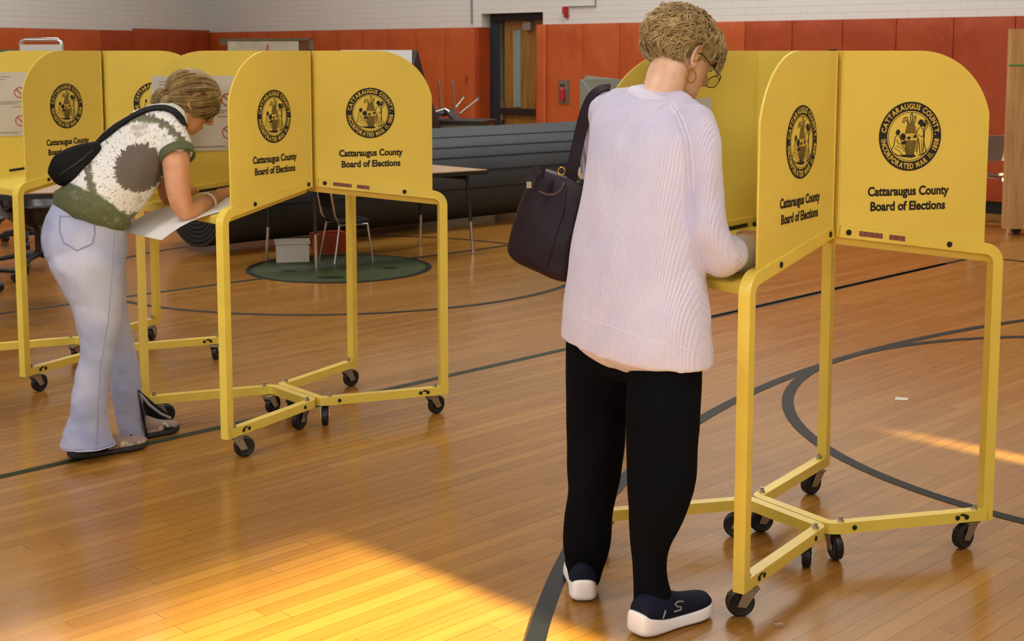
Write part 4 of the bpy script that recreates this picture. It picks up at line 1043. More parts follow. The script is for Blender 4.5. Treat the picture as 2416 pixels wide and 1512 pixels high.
def shoe(par, p, ang, L, msole, mup, zs=1.0, detail=None, thick=1.0, wd=1.0):
    """p = point on the floor under the back of the heel"""
    d = V(cos(ang), sin(ang), 0); s = V(-d.y, d.x, 0); p = V(p.x, p.y, .001)
    prof = [(.0, .020, .052), (.012, .032, .05), (.04, .037, .04), (.09, .034, .026), (.14, .036, .029), (.19, .046, .031), (.23, .045, .031), (.262, .034, .036), (.28, .012, .042)]
    m = MB(); k = L / .28; rings = []; prof = [(x, w_ * wd, z) for x, w_, z in prof]
    for i, (x, w_, zt) in enumerate(prof):
        zt *= thick; bt = .012 if i == 0 else (.003 if i == 1 else (.004 if x > .25 else 0)); bt = .016 if i == len(prof) - 1 else bt
        xx = x * k - (.008 if i < 2 else 0); c = p + d * xx
        ring = []
        for j in range(16):
            a = 2 * pi * j / 16; cx = math.copysign(abs(cos(a)) ** .5, cos(a)); cz = math.copysign(abs(sin(a)) ** .5, sin(a))
            ring.append(c + s * w_ * (1.06 if cz < 0 else .98) * cx + V(0, 0, bt + (zt - bt) * (cz + 1) / 2))
        rings.append(ring)
    m.loft(rings); up = MB()
    prof = [(.006, .026, .03, .088), (.02, .033, .02, .097), (.05, .035, .015, .095), (.09, .036, .012, .100), (.12, .037, .012, .088), (.16, .040, .012, .070), (.2, .043, .014, .060), (.24, .040, .016, .054), (.262, .030, .02, .050), (.275, .014, .028, .042)]
    rings = []; prof = [(x, w_ * wd, b + (thick - 1) * .015, t_ + (thick - 1) * .03) for x, w_, b, t_ in prof]
    for x, w_, b, t_ in prof:
        c = p + d * x * k; ring = []
        for j in range(20):
            a = 2 * pi * j / 20; ring.append(c + s * w_ * cos(a) * (1 if sin(a) < 0 else (1 - .25 * sin(a))) + V(0, 0, b + (t_ - b) * (sin(a) * .5 + .5)))
        rings.append(ring)
    up.loft(rings); o = up.build('shoe', mup, par, True); o2 = m.build('sole', msole, o, 50)
    for ob in (o, o2): modify(ob, [('SUBSURF', dict(levels=2))])
    return o, (lambda x, y, z: p + d * x * k + s * y + V(0, 0, z))

# ---------------------------------------------------------------- woman in the lilac cardigan
M['knit'] = None
N = NT('pale_lilac_knit'); N.world = True
sep = N.add('ShaderNodeSeparateXYZ'); N.l(N.co(), sep.inputs[0])
la = N.math('ADD', N.math('MULTIPLY', sep.outputs[0], .707), N.math('MULTIPLY', sep.outputs[1], -.707)); la = N.math('ADD', la, N.math('MULTIPLY', sep.outputs[2], .06))
rib = N.math('SINE', N.math('MULTIPLY', la, 2 * pi / .0062))
nz = N.noise(7, 3)
N.l(N.ramp(nz, [(.3, srgb('#C6C1D8')), (.7, srgb('#D0CBE0'))]), N.b.inputs['Base Color'])
N.b.inputs['Roughness'].default_value = .9; N.b.inputs['Sheen Weight'].default_value = .1
N.bump(N.math('ADD', N.math('MULTIPLY', rib, .5), N.math('MULTIPLY', N.noise(280, 2), .6)), .75, .0022); M['knit'] = N.m
M['knit_plain'] = mk('lilac_collar_knit', '#D2CCDF', .9, var=.04, sheen=.3, bump=.4, bscale=260, bdist=.001)
M['cuff'] = mk('beige_cuff', '#DDD3B4', .9, var=.12, scale=30, bump=.3, bscale=120)
M['navy_denim'] = mk('navy_black_denim', '#07080F', .9, var=.3, scale=5, bump=.3, bscale=40, bdist=.004, spec=.08)
M['shoe_navy'] = mk('navy_knit_upper', '#0E1326', .8, var=.1, bump=.3, bscale=250, bdist=.001, spec=.2)
M['sole_white'] = mk('white_foam_sole', '#EDE6E4', .6, var=.02)
M['grey_logo'] = mk('grey_logo', '#8A8D92', .5, var=0)
M['gold'] = mk('gold', '#C9A24A', .25, 1, var=0)
M['hair_curl'] = None
def hair_mat(nm, a, b, c, sc):
    N = NT(nm); n = N.noise(sc, 5, None, .7)
    N.l(N.ramp(n, [(.28, srgb(a)), (.5, srgb(b)), (.72, srgb(c))]), N.b.inputs['Base Color']); N.b.inputs['Roughness'].default_value = .55
    N.b.inputs['Specular IOR Level'].default_value = .3; N.bump(N.noise(sc * 6, 4), .4, .002); return N.m
M['hair_curl'] = hair_mat('short_blond_hair', '#7A6140', '#A68D60', '#C4B086', 30)
M['hair_blond'] = hair_mat('dark_blond_hair', '#5B4628', '#7F6840', '#A08958', 34)

LAT = V(.707, -.707, 0); FW = V(.707, .707, 0)
W1 = thing('person', 'older woman in pale lilac knit cardigan and navy trousers writing at the right booth', 'person', (.30, 3.58, 0))
# body
bd = MB()
hc = at(1610, 131, 3.92); yaw, pit = R(58), R(30)
hf = V(sin(yaw) * cos(pit), cos(yaw) * cos(pit), -sin(pit)); hu = V(sin(yaw) * sin(pit), cos(yaw) * sin(pit), cos(pit)); hr = hf.cross(hu)
HT = add_head(bd, hc, hr, hf, hu, 1.0)
rlimb(bd, [(at(1552, 262, 3.80), .06), (at(1562, 222, 3.83), .056), (at(1574, 180, 3.86), .057), (at(1594, 140, 3.9), .056)], 1, tuple(LAT))
limb(bd, [sil(1480, 260, 1600, 290, 3.74, .07, LAT, FW), sil(1425, 330, 1620, 370, 3.70, .095, LAT, FW), sil(1400, 520, 1610, 560, 3.65, .1, LAT, FW), sil(1380, 700, 1620, 730, 3.62, .1, LAT, FW), sil(1370, 800, 1630, 820, 3.60, .09, LAT, FW)], 4)
for L_ in ([(1430, 770, 3.67, .07), (1415, 1000, 3.70, .055), (1400, 1150, 3.70, .045), (1385, 1290, 3.71, .045), (1378, 1372, 3.72, .035), (1374, 1396, 3.74, .035)],
           [(1570, 790, 3.54, .07), (1565, 1000, 3.50, .055), (1555, 1150, 3.47, .05), (1533, 1290, 3.46, .045), (1537, 1400, 3.47, .036), (1545, 1452, 3.48, .036)]):
    rlimb(bd, [(at(a, b, c), r) for a, b, c, r in L_])
rlimb(bd, [(at(1648, 300, 3.60), .04), (at(1662, 400, 3.555), .034), (at(1672, 540, 3.53), .034), (at(1698, 602, 3.535), .034), (at(1740, 596, 3.62), .034), (at(1772, 580, 3.74), .027)])
wr = at(1775, 574, 3.76); add_hand(bd, wr, V(.10, .96, .16), V(-.95, .15, .0), V(.1, 0, 1), .55)
rlimb(bd, [(at(1440, 280, 3.86), .042), (at(1412, 350, 3.93), .036), (at(1412, 430, 3.97), .035), (at(1480, 480, 4.05), .03), (at(1560, 500, 4.15), .026)])
wl = at(1570, 502, 4.16); add_hand(bd, wl, V(.7, .45, -.1), V(.5, -.8, 0), V(0, 0, 1), .4)
body = bd.build('body', M['skin_pale'], W1); remesh(body, .0042, 4, .5)
add_eyes(W1, HT, 'iris_brown')
# cardigan
sw = MB()
limb(sw, [sil(1492, 203, 1628, 240, 3.80, .06, LAT, FW), sil(1446, 212, 1655, 262, 3.775, .095, LAT, FW), sil(1412, 236, 1676, 300, 3.745, .115, LAT, FW), sil(1395, 280, 1672, 345, 3.715, .125, LAT, FW),
          sil(1388, 345, 1658, 400, 3.69, .13, LAT, FW), sil(1378, 425, 1650, 470, 3.67, .13, LAT, FW), sil(1362, 510, 1646, 560, 3.65, .13, LAT, FW), sil(1346, 600, 1652, 655, 3.63, .135, LAT, FW),
          sil(1332, 690, 1664, 755, 3.61, .14, LAT, FW), sil(1325, 750, 1671, 835, 3.60, .145, LAT, FW)], 4, 40)
k_ = sil(1325, 750, 1671, 835, 3.60, .145, LAT, FW); k2_ = sil(1323, 780, 1672, 876, 3.60, .147, LAT, FW)
sw.loft([ering(*k_, 40), ering(*k2_, 40)])
rlimb(sw, [(at(1632, 290, 3.64), .062), (at(1655, 335, 3.585), .056), (at(1664, 400, 3.55), .0485), (at(1669, 480, 3.53), .0485), (at(1677, 555, 3.51), .052), (at(1697, 600, 3.525), .0545), (at(1722, 598, 3.585), .051)], 1, tuple(FW))
rlimb(sw, [(at(1440, 262, 3.84), .06), (at(1420, 310, 3.90), .05), (at(1413, 370, 3.94), .046), (at(1420, 425, 3.98), .048), (at(1480, 470, 4.03), .042)], 1)
swo = sw.build('cardigan', M['knit'], W1); remesh(swo, .0055, 7, .6)
def foldf(p):
    p = p + Vector(W1.location)
    q = Vector((p.x * 5 - p.z * 1.5, p.y * 5, p.z * 2.6)); n = noise.noise(q * 1.5)
    return .007 * n + .0035 * noise.noise(q * 4) - .004 * abs(noise.noise(Vector((p.x * 9 + p.z * 4, p.y * 9, p.z * 3))))
fold(swo, foldf)
bs = bvh(swo)
def tl(k, t): return (k[0], k[1], k[2] + V(0, 0, -t))
cl = MB(); a = tl(sil(1478, 236, 1652, 292, 3.785, .098, LAT, FW), .03); b = tl(sil(1490, 214, 1640, 262, 3.80, .085, LAT, FW), .032); c = tl(sil(1499, 216, 1630, 258, 3.80, .074, LAT, FW), .032)
cl.loft([ering(*a, 40), ering((a[0] + b[0]) / 2 + V(0, 0, .004), (a[1] + b[1]) * .515, (a[2] + b[2]) * .515, 40), ering(*b, 40), ering(b[0] + V(0, 0, .003), b[1] * .94, b[2] * .94, 40), ering(*c, 40)]); cl.build('collar', M['knit_plain'], W1, True)
for pth in ([(1640, 290), (1648, 330), (1642, 300)], ): pass
on_surface(bs, [(1580, 248), (1600, 280), (1618, 330), (1624, 380), (1627, 440)], .0026, -.0005, 'raglan_seam', M['knit_plain'], swo)
on_surface(bs, [(1590, 243), (1612, 282), (1629, 335), (1636, 400), (1637, 450)], .0026, -.0005, 'raglan_seam', M['knit_plain'], swo)
on_surface(bs, [(1452, 226), (1432, 240), (1415, 262), (1404, 290)], .002, -.0005, 'raglan_seam', M['knit_plain'], swo)
on_surface(bs, [(1330, 742), (1420, 762), (1520, 800), (1600, 818), (1668, 834)], .0016, -.0006, 'hem_seam', M['knit_plain'], swo)
cf = MB(); rlimb(cf, [(at(1738, 597, 3.62), .046), (at(1748, 598, 3.645), .053), (at(1758, 598, 3.67), .052), (at(1765, 598, 3.69), .0455), (at(1771, 598, 3.70), .049), (at(1781, 597, 3.725), .0485), (at(1788, 596, 3.74), .043)], 1, (0, 0, 1)); o = cf.build('cuff', M['cuff'], W1, True)
# trousers
tr = MB()
limb(tr, [sil(1350, 700, 1640, 750, 3.60, .11, LAT, FW), sil(1346, 770, 1648, 825, 3.60, .11, LAT, FW), sil(1355, 830, 1645, 870, 3.60, .09, LAT, FW)], 3)
limb(tr, [legring(*q) for q in ((1335, 1480, 800, 3.68), (1335, 1483, 880, 3.69), (1335, 1481, 960, 3.70), (1336, 1478, 1040, 3.70), (1336, 1470, 1110, 3.70), (1338, 1456, 1165, 3.70), (1332, 1444, 1220, 3.70), (1330, 1440, 1285, 3.70), (1338, 1424, 1340, 3.71), (1344, 1413, 1376, 3.72))], 4, 28, 2.2, False)
limb(tr, [legring(*q) for q in ((1480, 1658, 820, 3.53), (1480, 1656, 880, 3.52), (1479, 1655, 960, 3.50), (1480, 1646, 1060, 3.49), (1480, 1636, 1150, 3.475), (1484, 1612, 1220, 3.465), (1487, 1582, 1285, 3.46), (1490, 1577, 1350, 3.46), (1491, 1588, 1405, 3.465), (1489, 1598, 1436, 3.47))], 4, 28, 2.2, False)
tro = tr.build('trousers', M['navy_denim'], W1); remesh(tro, .006, 6, .6)
fold(tro, lambda p: .006 * noise.noise(Vector((p.x * 7, p.y * 7, p.z * 4))) + .003 * noise.noise(Vector((p.x * 16, p.y * 16, p.z * 11 + p.x * 5))))
# shoes
h1 = G(1500, 1503); t1 = G(1668, 1440)
sh, X = shoe(W1, h1, atan2(t1.y - h1.y, t1.x - h1.x), (t1 - h1).length, M['sole_white'], M['shoe_navy'], thick=1.35, wd=1.2)
bsh = bvh(sh)
on_surface(bsh, [(1612, 1419), (1600, 1419), (1592, 1426), (1597, 1431), (1607, 1432), (1606, 1438), (1590, 1443)], .0022, .0005, 'shoe_emblem', M['grey_logo'], sh, 6, 4)
on_surface(bsh, [(1570, 1440), (1567, 1450), (1564, 1458)], .0025, .0005, 'shoe_emblem', M['grey_logo'], sh, 6, 3)
h2 = G(1377, 1423); sh2, X = shoe(W1, h2, R(90), .27, M['sole_white'], M['shoe_navy'], thick=1.3, wd=1.08)
# hair
def ellhair(T_, cy, cz, rx, ry, rz_, nrm, dcut):
    """returns random surface sampler"""
    def P(dirv, k=1.0):
        return (dirv[0] * rx * k, cy + dirv[1] * ry * k, cz + dirv[2] * rz_ * k)
    def keep(p): return nrm[1] * p[1] + nrm[2] * p[2] > dcut - .2 * max(0, -p[1])
    return P, keep
def hair_base(T_, P, nrm, dcut, mat, par, lump=.004):
    m = MB(); rings = []
    for i in range(1, 28):
        a = pi * i / 28
        rings.append([Vector(P((sin(a) * cos(b), sin(a) * sin(b), cos(a)))) for b in [2 * pi * j / 48 for j in range(48)]])
    m.loft(rings)
    vs = []
    for v in m.v:
        n = noise.noise(v * 38) * lump + noise.noise(v * 90) * lump * .5
        q = v * (1 + n / .1)
        dd = nrm[1] * q.y + nrm[2] * q.z - dcut + .2 * max(0, -q.y)
        if abs(q.x) > .055 and -.045 < q.y < .035 and q.z < .03: q = Vector((q.x * .82, q.y, q.z))
        if dd < 0: q = q - Vector((0, nrm[1], nrm[2])) * dd * 1.0; q = Vector((q.x * .86, q.y * .9, q.z))
        vs.append(T_(q.x, q.y, q.z))
    m.v = vs
    return m.build('hair', mat, par, True)
nrmH = (0, -.50, .866); P_, keep = ellhair(HT, -.014, .030, .096, .124, .099, nrmH, -.020)
hb = hair_base(HT, P_, nrmH, -.020, M['hair_curl'], W1, .006)
rnd = random.Random(3); m = MB()
cnt = 0
while cnt < 2600:
    d = Vector((rnd.gauss(0, 1), rnd.gauss(0, 1), rnd.gauss(0, 1))).normalized(); p = Vector(P_(d, .97))
    if not keep(p) and not (p.y < -.05 and p.z > -.10 and rnd.random() < .8): continue
    if p.z < -.09: continue
    if abs(p.x) > .05 and -.045 < p.y < .035 and p.z < .032: continue
    cnt += 1
    nn = Vector((d.x / .094, d.y / .122, d.z / .098)).normalized()
    swirl = Vector((p.x * .2, -.5, -.6)) if p.y < .02 else Vector((p.x * 4, .25, -.5))
    wv = noise.noise_vector(p * 13) * 1.5 + noise.noise_vector(p * 40) * .4
    t = (swirl + wv); t = (t - nn * t.dot(nn)); t = t.normalized() if t.length > 1e-4 else nn.orthogonal()
    L = rnd.uniform(.028, .055); s = t.cross(nn); cu = rnd.uniform(-1.1, 1.1); pts = []
    q = p.copy(); di = (t + nn * .45).normalized()
    for k in range(6):
        pts.append(HT(*q)); q = q + di * L / 5
        di = (di + (s * cu - nn * .45) * .30).normalized()
    w_ = rnd.uniform(.0013, .0028); m.tube(pts, w_, 5, radii=[w_ * .7, w_, w_ * 1.05, w_ * .95, w_ * .7, w_ * .2])
m.build('curl', M['hair_curl'], hb, True)['kind'] = 'stuff'
# glasses and earring
gl = MB(); 
for sx in (-1, 1): gl.tube([HT(sx * .036 + .026 * cos(a), .112 - .004 * abs(cos(a)), -.020 + .019 * sin(a) - .006 * abs(cos(a))) for a in [2 * pi * j / 24 for j in range(24)]], .0013, 6, closed=True)
gl.tube([HT(-.01, .112, -.02), HT(0, .116, -.016), HT(.01, .112, -.02)], .0013, 6)
for sx in (-1, 1): gl.tube([HT(sx * .063, .108, -.02), HT(sx * .080, .095, -.014), HT(sx * .083, .0, .006), HT(sx * .081, -.02, -.004)], .0016, 6)
g_ = gl.build('eyeglasses', M['glasses_frame'] if M.setdefault('glasses_frame', mk('dark_bronze_frame', '#4A4030', .3, .6)) else None, W1, True)
m = MB()
for sx in (-1, 1): m.add([HT(sx * .036 + .025 * cos(a), .1115 - .004 * abs(cos(a)), -.020 + .018 * sin(a) - .006 * abs(cos(a))) for a in [2 * pi * j / 20 for j in range(20)]], [tuple(range(20))])
gn = NT('lens_glass'); gn.b.inputs['Transmission Weight'].default_value = 1; gn.b.inputs['Roughness'].default_value = .02; gn.b.inputs['IOR'].default_value = 1.05
m.build('lens', gn.m, g_)
m = MB(); ec = HT(.081, .0, -.066); m.tube([ec + hf * .016 * cos(a) + hu * .018 * sin(a) for a in [2 * pi * j / 20 for j in range(20)]], .0017, 6, closed=True); m.build('hoop_earring', M['gold'], W1, True)
# pen in her hand
m = MB(); a = wr + V(.045, .16, .0); m.tube([a, a + V(.01, -.06, .06)], .0045, 8); T = m.build('pen', M['plug'], smooth=True); tag(T, 'dark pen held in the older woman\'s right hand', 'pen')

# handbag on her left shoulder
M['leather'] = mk('dark_oxblood_leather', '#20121A', .5, spec=.2, var=.15, scale=6, bump=.3, bscale=90, bdist=.001)
HBG = thing('handbag', 'dark oxblood leather shoulder bag hanging at the older woman\'s left side', 'handbag', tuple(at(1290, 640, 3.86)))
m = MB(); bl = V(.707, -.707, 0); bf = V(.707, .707, 0)
keys = []
for xc, y_, a_, b_ in ((1288, 634, .105, .05), (1286, 618, .122, .062), (1291, 580, .12, .062), (1300, 530, .116, .056), (1311, 480, .11, .045), (1320, 435, .105, .028), (1324, 415, .10, .014)):
    c = at(xc, y_, 3.87); sl = -.10; keys.append((c, V(bl.x * a_, bl.y * a_, -a_ * .22), V(bf.x * b_, bf.y * b_, 0)))
limb(m, keys, 5, 36, 3.2, False); bag = m.build('bag_body', M['leather'], HBG, 60)
fold(bag, lambda p: .004 * noise.noise(p * 14))
bb = bvh(bag)
on_surface(bb, [(1272, 452), (1290, 460), (1310, 459), (1326, 448), (1333, 430)], .0035, .001, 'bag_piping', M['leather_edge'] if M.setdefault('leather_edge', mk('leather_edge', '#4A3A38', .4)) else None, HBG)
on_surface(bb, [(1336, 440), (1330, 500), (1310, 560), (1290, 630)], .003, .0, 'bag_seam', M['leather'], HBG)
for dx, dY in ((0, 0), (-7, .05)):
    m = MB(); pts = [at(x + dx, y, Y + dY) for x, y, Y in ((1440, 206, 3.84), (1422, 209, 3.845), (1405, 221, 3.85), (1391, 245, 3.85), (1380, 285, 3.855), (1369, 330, 3.86), (1358, 380, 3.86), (1348, 430, 3.86), (1340, 470, 3.85))]
    nn = [V(-.5, -.45, .75), V(-.55, -.45, .7), V(-.6, -.5, .6), V(-.7, -.6, .3)] + [V(-.45, -.89, .05)] * 5
    k_n = len(pts) - 1; nn = [Vector(cr([tuple(v) for v in nn], i / 4)).normalized() for i in range(k_n * 4 + 1)]; pts = [Vector(cr([tuple(v) for v in pts], i / 4)) for i in range(k_n * 4 + 1)]
    ribbon(m, pts, nn, .026, .005); m.build('shoulder_strap', M['leather'], HBG, 40)
m = MB(); c = at(1325, 404, 3.84); m.tube([c + V(.009 * cos(a), -.004 * cos(a), .011 * sin(a)) for a in [2 * pi * j / 18 for j in range(18)]], .0025, 6, closed=True); m.build('strap_ring', M['gold'], HBG, True)
m = MB(); pts = [at(1284, 408, 3.85), at(1268, 402, 3.84), at(1256, 414, 3.83), at(1250, 436, 3.83)]; ribbon(m, pts, [V(-.3, -.9, .3)] * 4, .03, .005); tb = m.build('closure_tab', M['leather'], HBG, 40)
m = MB(); m.box(at(1248, 436, 3.825), (.014, .006, .018), .3); m.build('tab_buckle', M['steel'], tb)

# ---------------------------------------------------------------- younger woman leaning on the middle booth
U2 = V(.753, .658, 0); L2 = V(.658, -.753, 0)
W2 = thing('person', 'younger woman in tie dye shirt and pale flared jeans bent over the middle booth', 'person', (-1.50, 5.05, 0))
bd = MB()
hc2 = at(456, 236, 5.33); yaw, pit = R(64), R(40)
hf2 = V(sin(yaw) * cos(pit), cos(yaw) * cos(pit), -sin(pit)); hu2 = V(sin(yaw) * sin(pit), cos(yaw) * sin(pit), cos(pit)); hr2 = hf2.cross(hu2)
HT2 = add_head(bd, hc2, hr2, hf2, hu2, .98)
rlimb(bd, [(at(398, 296, 5.25), .042), (at(420, 277, 5.28), .050), (at(444, 252, 5.32), .052)], 1, tuple(L2))
SP = [(226, 486, 5.03, .17, .135), (240, 462, 5.04, .165, .13), (266, 432, 5.07, .165, .13), (297, 393, 5.12, .17, .128), (326, 350, 5.16, .178, .122), (360, 315, 5.20, .175, .105), (390, 290, 5.24, .135, .086), (410, 276, 5.27, .075, .06)]
def spine(k):
    ks = []; C_ = [at(a, b, c) for a, b, c, _, _ in SP]
    for i, (_, _, _, a, b) in enumerate(SP):
        s = (C_[min(i + 1, len(C_) - 1)] - C_[max(0, i - 1)]).normalized(); n = L2.cross(s).normalized(); ks.append((C_[i], L2 * a * k, n * b * k))
    return ks
limb(bd, spine(.82), 3)
for L_ in ([(205, 560, 4.99, .08), (226, 700, 4.97, .052), (227, 820, 4.95, .042), (215, 940, 4.96, .038), (205, 1040, 5.0, .03)],
           [(225, 600, 5.1, .06), (262, 740, 5.165, .04), (290, 850, 5.19, .036), (304, 950, 5.21, .032), (318, 1010, 5.25, .028)]):
    rlimb(bd, [(at(a, b, c), r) for a, b, c, r in L_])
AR = [(400, 322, 5.11, .045), (411, 348, 5.07, .05), (416, 390, 5.03, .050), (420, 440, 5.00, .045), (429, 485, 4.985, .0385), (440, 500, 4.99, .034), (466, 492, 5.08, .037), (492, 479, 5.19, .032), (512, 464, 5.28, .025), (522, 457, 5.32, .024)]
rlimb(bd, [(at(a, b, c), r) for a, b, c, r in AR], 1, tuple(L2))
w2 = at(524, 456, 5.33); add_hand(bd, w2, V(.45, .85, .09), V(-.8, .4, 0), V(0, 0, 1), .55)
rlimb(bd, [(at(365, 320, 5.32), .05), (at(388, 400, 5.33), .042), (at(398, 460, 5.34), .036), (at(415, 472, 5.38), .035), (at(455, 452, 5.52), .028)], 1, tuple(L2))
add_hand(bd, at(457, 451, 5.53), V(.6, .75, 0), V(.7, -.6, 0), V(0, 0, 1), .4)
body2 = bd.build('body', M['skin_tan'], W2); remesh(body2, .0042, 4, .5)
add_eyes(W2, HT2, 'iris_brown')
# tie dye shirt
N = NT('tie_dye_cotton'); N.world = True
C0 = at(330, 396, 4.99); vax = Vector((.93, -.2, .0)).normalized(); e1 = V(.97, .2, 0).normalized(); e2_ = V(0, 0, 1)
geo = N.co()
def dot(vec, c0):
    n = N.add('ShaderNodeVectorMath', operation='SUBTRACT'); N.l(geo, n.inputs[0]); n.inputs[1].default_value = tuple(c0)
    q = N.add('ShaderNodeVectorMath', operation='DOT_PRODUCT'); N.l(n.outputs[0], q.inputs[0]); q.inputs[1].default_value = tuple(vec); return q.outputs['Value']
X_ = dot(e1, C0); Z_ = dot(e2_, C0)
dist = N.math('SQRT', N.math('ADD', N.math('MULTIPLY', X_, X_), N.math('MULTIPLY', Z_, Z_)))
ang = N.math('ARCTAN2', Z_, X_)
cv = N.add('ShaderNodeCombineXYZ'); N.l(N.math('MULTIPLY', N.math('COSINE', ang), 1), cv.inputs[0]); N.l(N.math('SINE', ang), cv.inputs[1]); N.l(N.math('MULTIPLY', dist, 3.0), cv.inputs[2])
an = N.noise(11, 3, cv.outputs[0], .6); an2 = N.noise(26, 2, cv.outputs[0], .6); cn = N.noise(16, 4)
dd = N.math('ADD', dist, N.math('MULTIPLY', N.math('SUBTRACT', an, .5), .055))
W_ = srgb('#D9D6D2'); BR = srgb('#5C534B'); OL = srgb('#54583B'); OL2 = srgb('#6A6E50')
base = N.ramp(N.math('MULTIPLY', dd, 2.0), [(0, BR), (.17, BR), (.182, W_), (.32, W_), (.335, OL2), (.375, BR), (.39, W_), (.52, W_), (.545, OL), (.60, OL), (.62, W_), (.86, W_), (.9, OL)])
N.t.nodes
streak = N.ramp(an2, [(.36, (1, 1, 1, 1)), (.41, (0, 0, 0, 1))]); 
isw = N.ramp(N.math('MULTIPLY', dd, 2.0), [(.18, (0, 0, 0, 1)), (.2, (1, 1, 1, 1)), (.52, (1, 1, 1, 1)), (.55, (0, 0, 0, 1))])
sm_ = N.mix(1.0, streak, isw, 'MULTIPLY')
blot = N.ramp(cn, [(.60, (0, 0, 0, 1)), (.68, (1, 1, 1, 1))]); blw = N.mix(1.0, blot, isw, 'MULTIPLY')
sdir = (at(*SP[4][:3]) - at(*SP[0][:3])).normalized(); hd = dot(sdir, at(*SP[0][:3])); hd = N.math('ADD', hd, N.math('MULTIPLY', N.math('SUBTRACT', cn, .5), .05))
hb_ = N.ramp(N.math('ADD', N.math('MULTIPLY', hd, 1.0), .5), [(.498, (1, 1, 1, 1)), (.504, (0, 0, 0, 1))])
base = N.mix(hb_, base, OL)
c1 = N.mix(N.math('MULTIPLY', sm_, .75), base, OL2); c2 = N.mix(N.math('MULTIPLY', blw, .55), c1, srgb('#8A7F70'))
N.l(c2, N.b.inputs['Base Color']); N.b.inputs['Roughness'].default_value = .9
N.bump(N.noise(9, 3), .3, .01); M['tiedye'] = N.m
st = MB(); ks = spine(1.0)
# extend the hem a little below the waist
c0, a0, b0 = ks[0]; s0 = (ks[0][0] - ks[1][0]).normalized()
ks = [(c0 + s0 * .012, a0 * 1.04, b0 * 1.08)] + ks
limb(st, ks, 5, 44)
rlimb(st, [(at(382, 300, 5.17), .062), (at(398, 320, 5.11), .064), (at(412, 345, 5.07), .062), (at(417, 362, 5.055), .061)], 1, tuple(L2))
rlimb(st, [(at(362, 310, 5.28), .07), (at(385, 370, 5.33), .06)], 1, tuple(L2))
sto = st.build('tie_dye_shirt', M['tiedye'], W2); remesh(sto, .005, 6, .6)
fold(sto, lambda p: .008 * noise.noise(Vector((p.x * 7 + p.z * 5, p.y * 7, p.z * 9))) + .004 * noise.noise(p * 22))
bst = bvh(sto)
# jeans
N = NT('light_wash_denim'); N.world = True
n1 = N.noise(5, 4); n2 = N.noise(40, 4)
cc = N.ramp(n1, [(.3, srgb('#8A92B8')), (.55, srgb('#A9ABC4')), (.75, srgb('#C2BECB'))])
N.l(N.mix(N.math('MULTIPLY', n2, .35), cc, srgb('#8A90AE')), N.b.inputs['Base Color']); N.b.inputs['Roughness'].default_value = .85
N.bump(N.noise(350, 2), .3, .001); M['denim'] = N.m
M['denim_edge'] = mk('frayed_denim_hem', '#B4BCD2', .95, var=.15, scale=60, bump=.8, bscale=200)
M['stitch'] = mk('denim_stitch', '#7C86A6', .9)
jn = MB()
limb(jn, [legring(*q, .85) for q in ((142, 300, 462, 5.05), (122, 306, 488, 5.04), (106, 304, 525, 5.03), (99, 299, 560, 5.02), (107, 298, 600, 5.01))], 4, 36, 2.2)
limb(jn, [legring(*q, .9) for q in ((135, 275, 565, 4.995), (118, 290, 620, 4.98), (145, 290, 670, 4.97), (170, 290, 720, 4.96), (184, 286, 765, 4.955), (190, 274, 805, 4.95), (187, 266, 845, 4.95), (178, 259, 890, 4.95), (170, 254, 940, 4.95), (162, 253, 985, 4.955), (152, 259, 1025, 4.96), (142, 271, 1050, 4.965))], 4, 30, 2.2, False)
limb(jn, [legring(*q, .9) for q in ((165, 297, 610, 5.12), (205, 298, 680, 5.15), (236, 304, 750, 5.17), (255, 314, 810, 5.185), (258, 325, 865, 5.195), (262, 333, 915, 5.20), (270, 337, 965, 5.21), (280, 341, 1005, 5.22), (287, 347, 1032, 5.225))], 4, 28, 2.2, False)
jo = jn.build('jeans', M['denim'], W2); remesh(jo, .0055, 5, .5)
fold(jo, lambda p: .006 * noise.noise(Vector((p.x * 8, p.y * 8, p.z * 13 + p.x * 6))) + .0025 * noise.noise(p * 30))
bj = bvh(jo)
def hemring(keys, name='frayed_hem'):
    m = MB()
    c, a, b = keys; rr = ering(c + V(0, 0, .007), a * .95, b * .95, 48); m.tube([p + V(0, 0, .003 * noise.noise(p * 90)) for p in rr], .003, 6, closed=True); m.build(name, M['denim_edge'], jo, True)
hemring(legring(142, 272, 1053, 4.965, .9)); hemring(legring(287, 347, 1034, 5.225, .9))
on_surface(bj, [(142, 508), (141, 545), (150, 572), (182, 591), (218, 575), (224, 550), (222, 520)], .003, .0, 'back_pocket', M['stitch'], jo)
on_surface(bj, [(142, 510), (180, 512), (222, 520)], .0024, .0, 'back_pocket_edge', M['stitch'], jo)
on_surface(bj, [(270, 545), (265, 640), (255, 760), (238, 860), (232, 960), (228, 1050)], .0018, -.0002, 'side_seam', M['stitch'], jo)
# split hem flap and dark lining of the far leg
m = MB(); A_ = [at(324, 922, 5.17), at(345, 1030, 5.2), at(352, 1000, 5.36), at(402, 984, 5.42), at(362, 955, 5.3)]
m.add(A_ + [p + V(.004, .004, .004) for p in A_], [(0, 1, 2), (0, 2, 3, 4), (5, 6, 7), (5, 7, 8, 9), (0, 4, 9, 5), (4, 3, 8, 9)]); m.build('hem_lining', mk('dark_lining', '#1D1A2A', .9), jo)
m = MB(); m.tube([at(324, 922, 5.18), at(352, 955, 5.27), at(378, 975, 5.36), at(402, 986, 5.42)], .006, 6); m.build('frayed_hem', M['denim_edge'], jo, True)
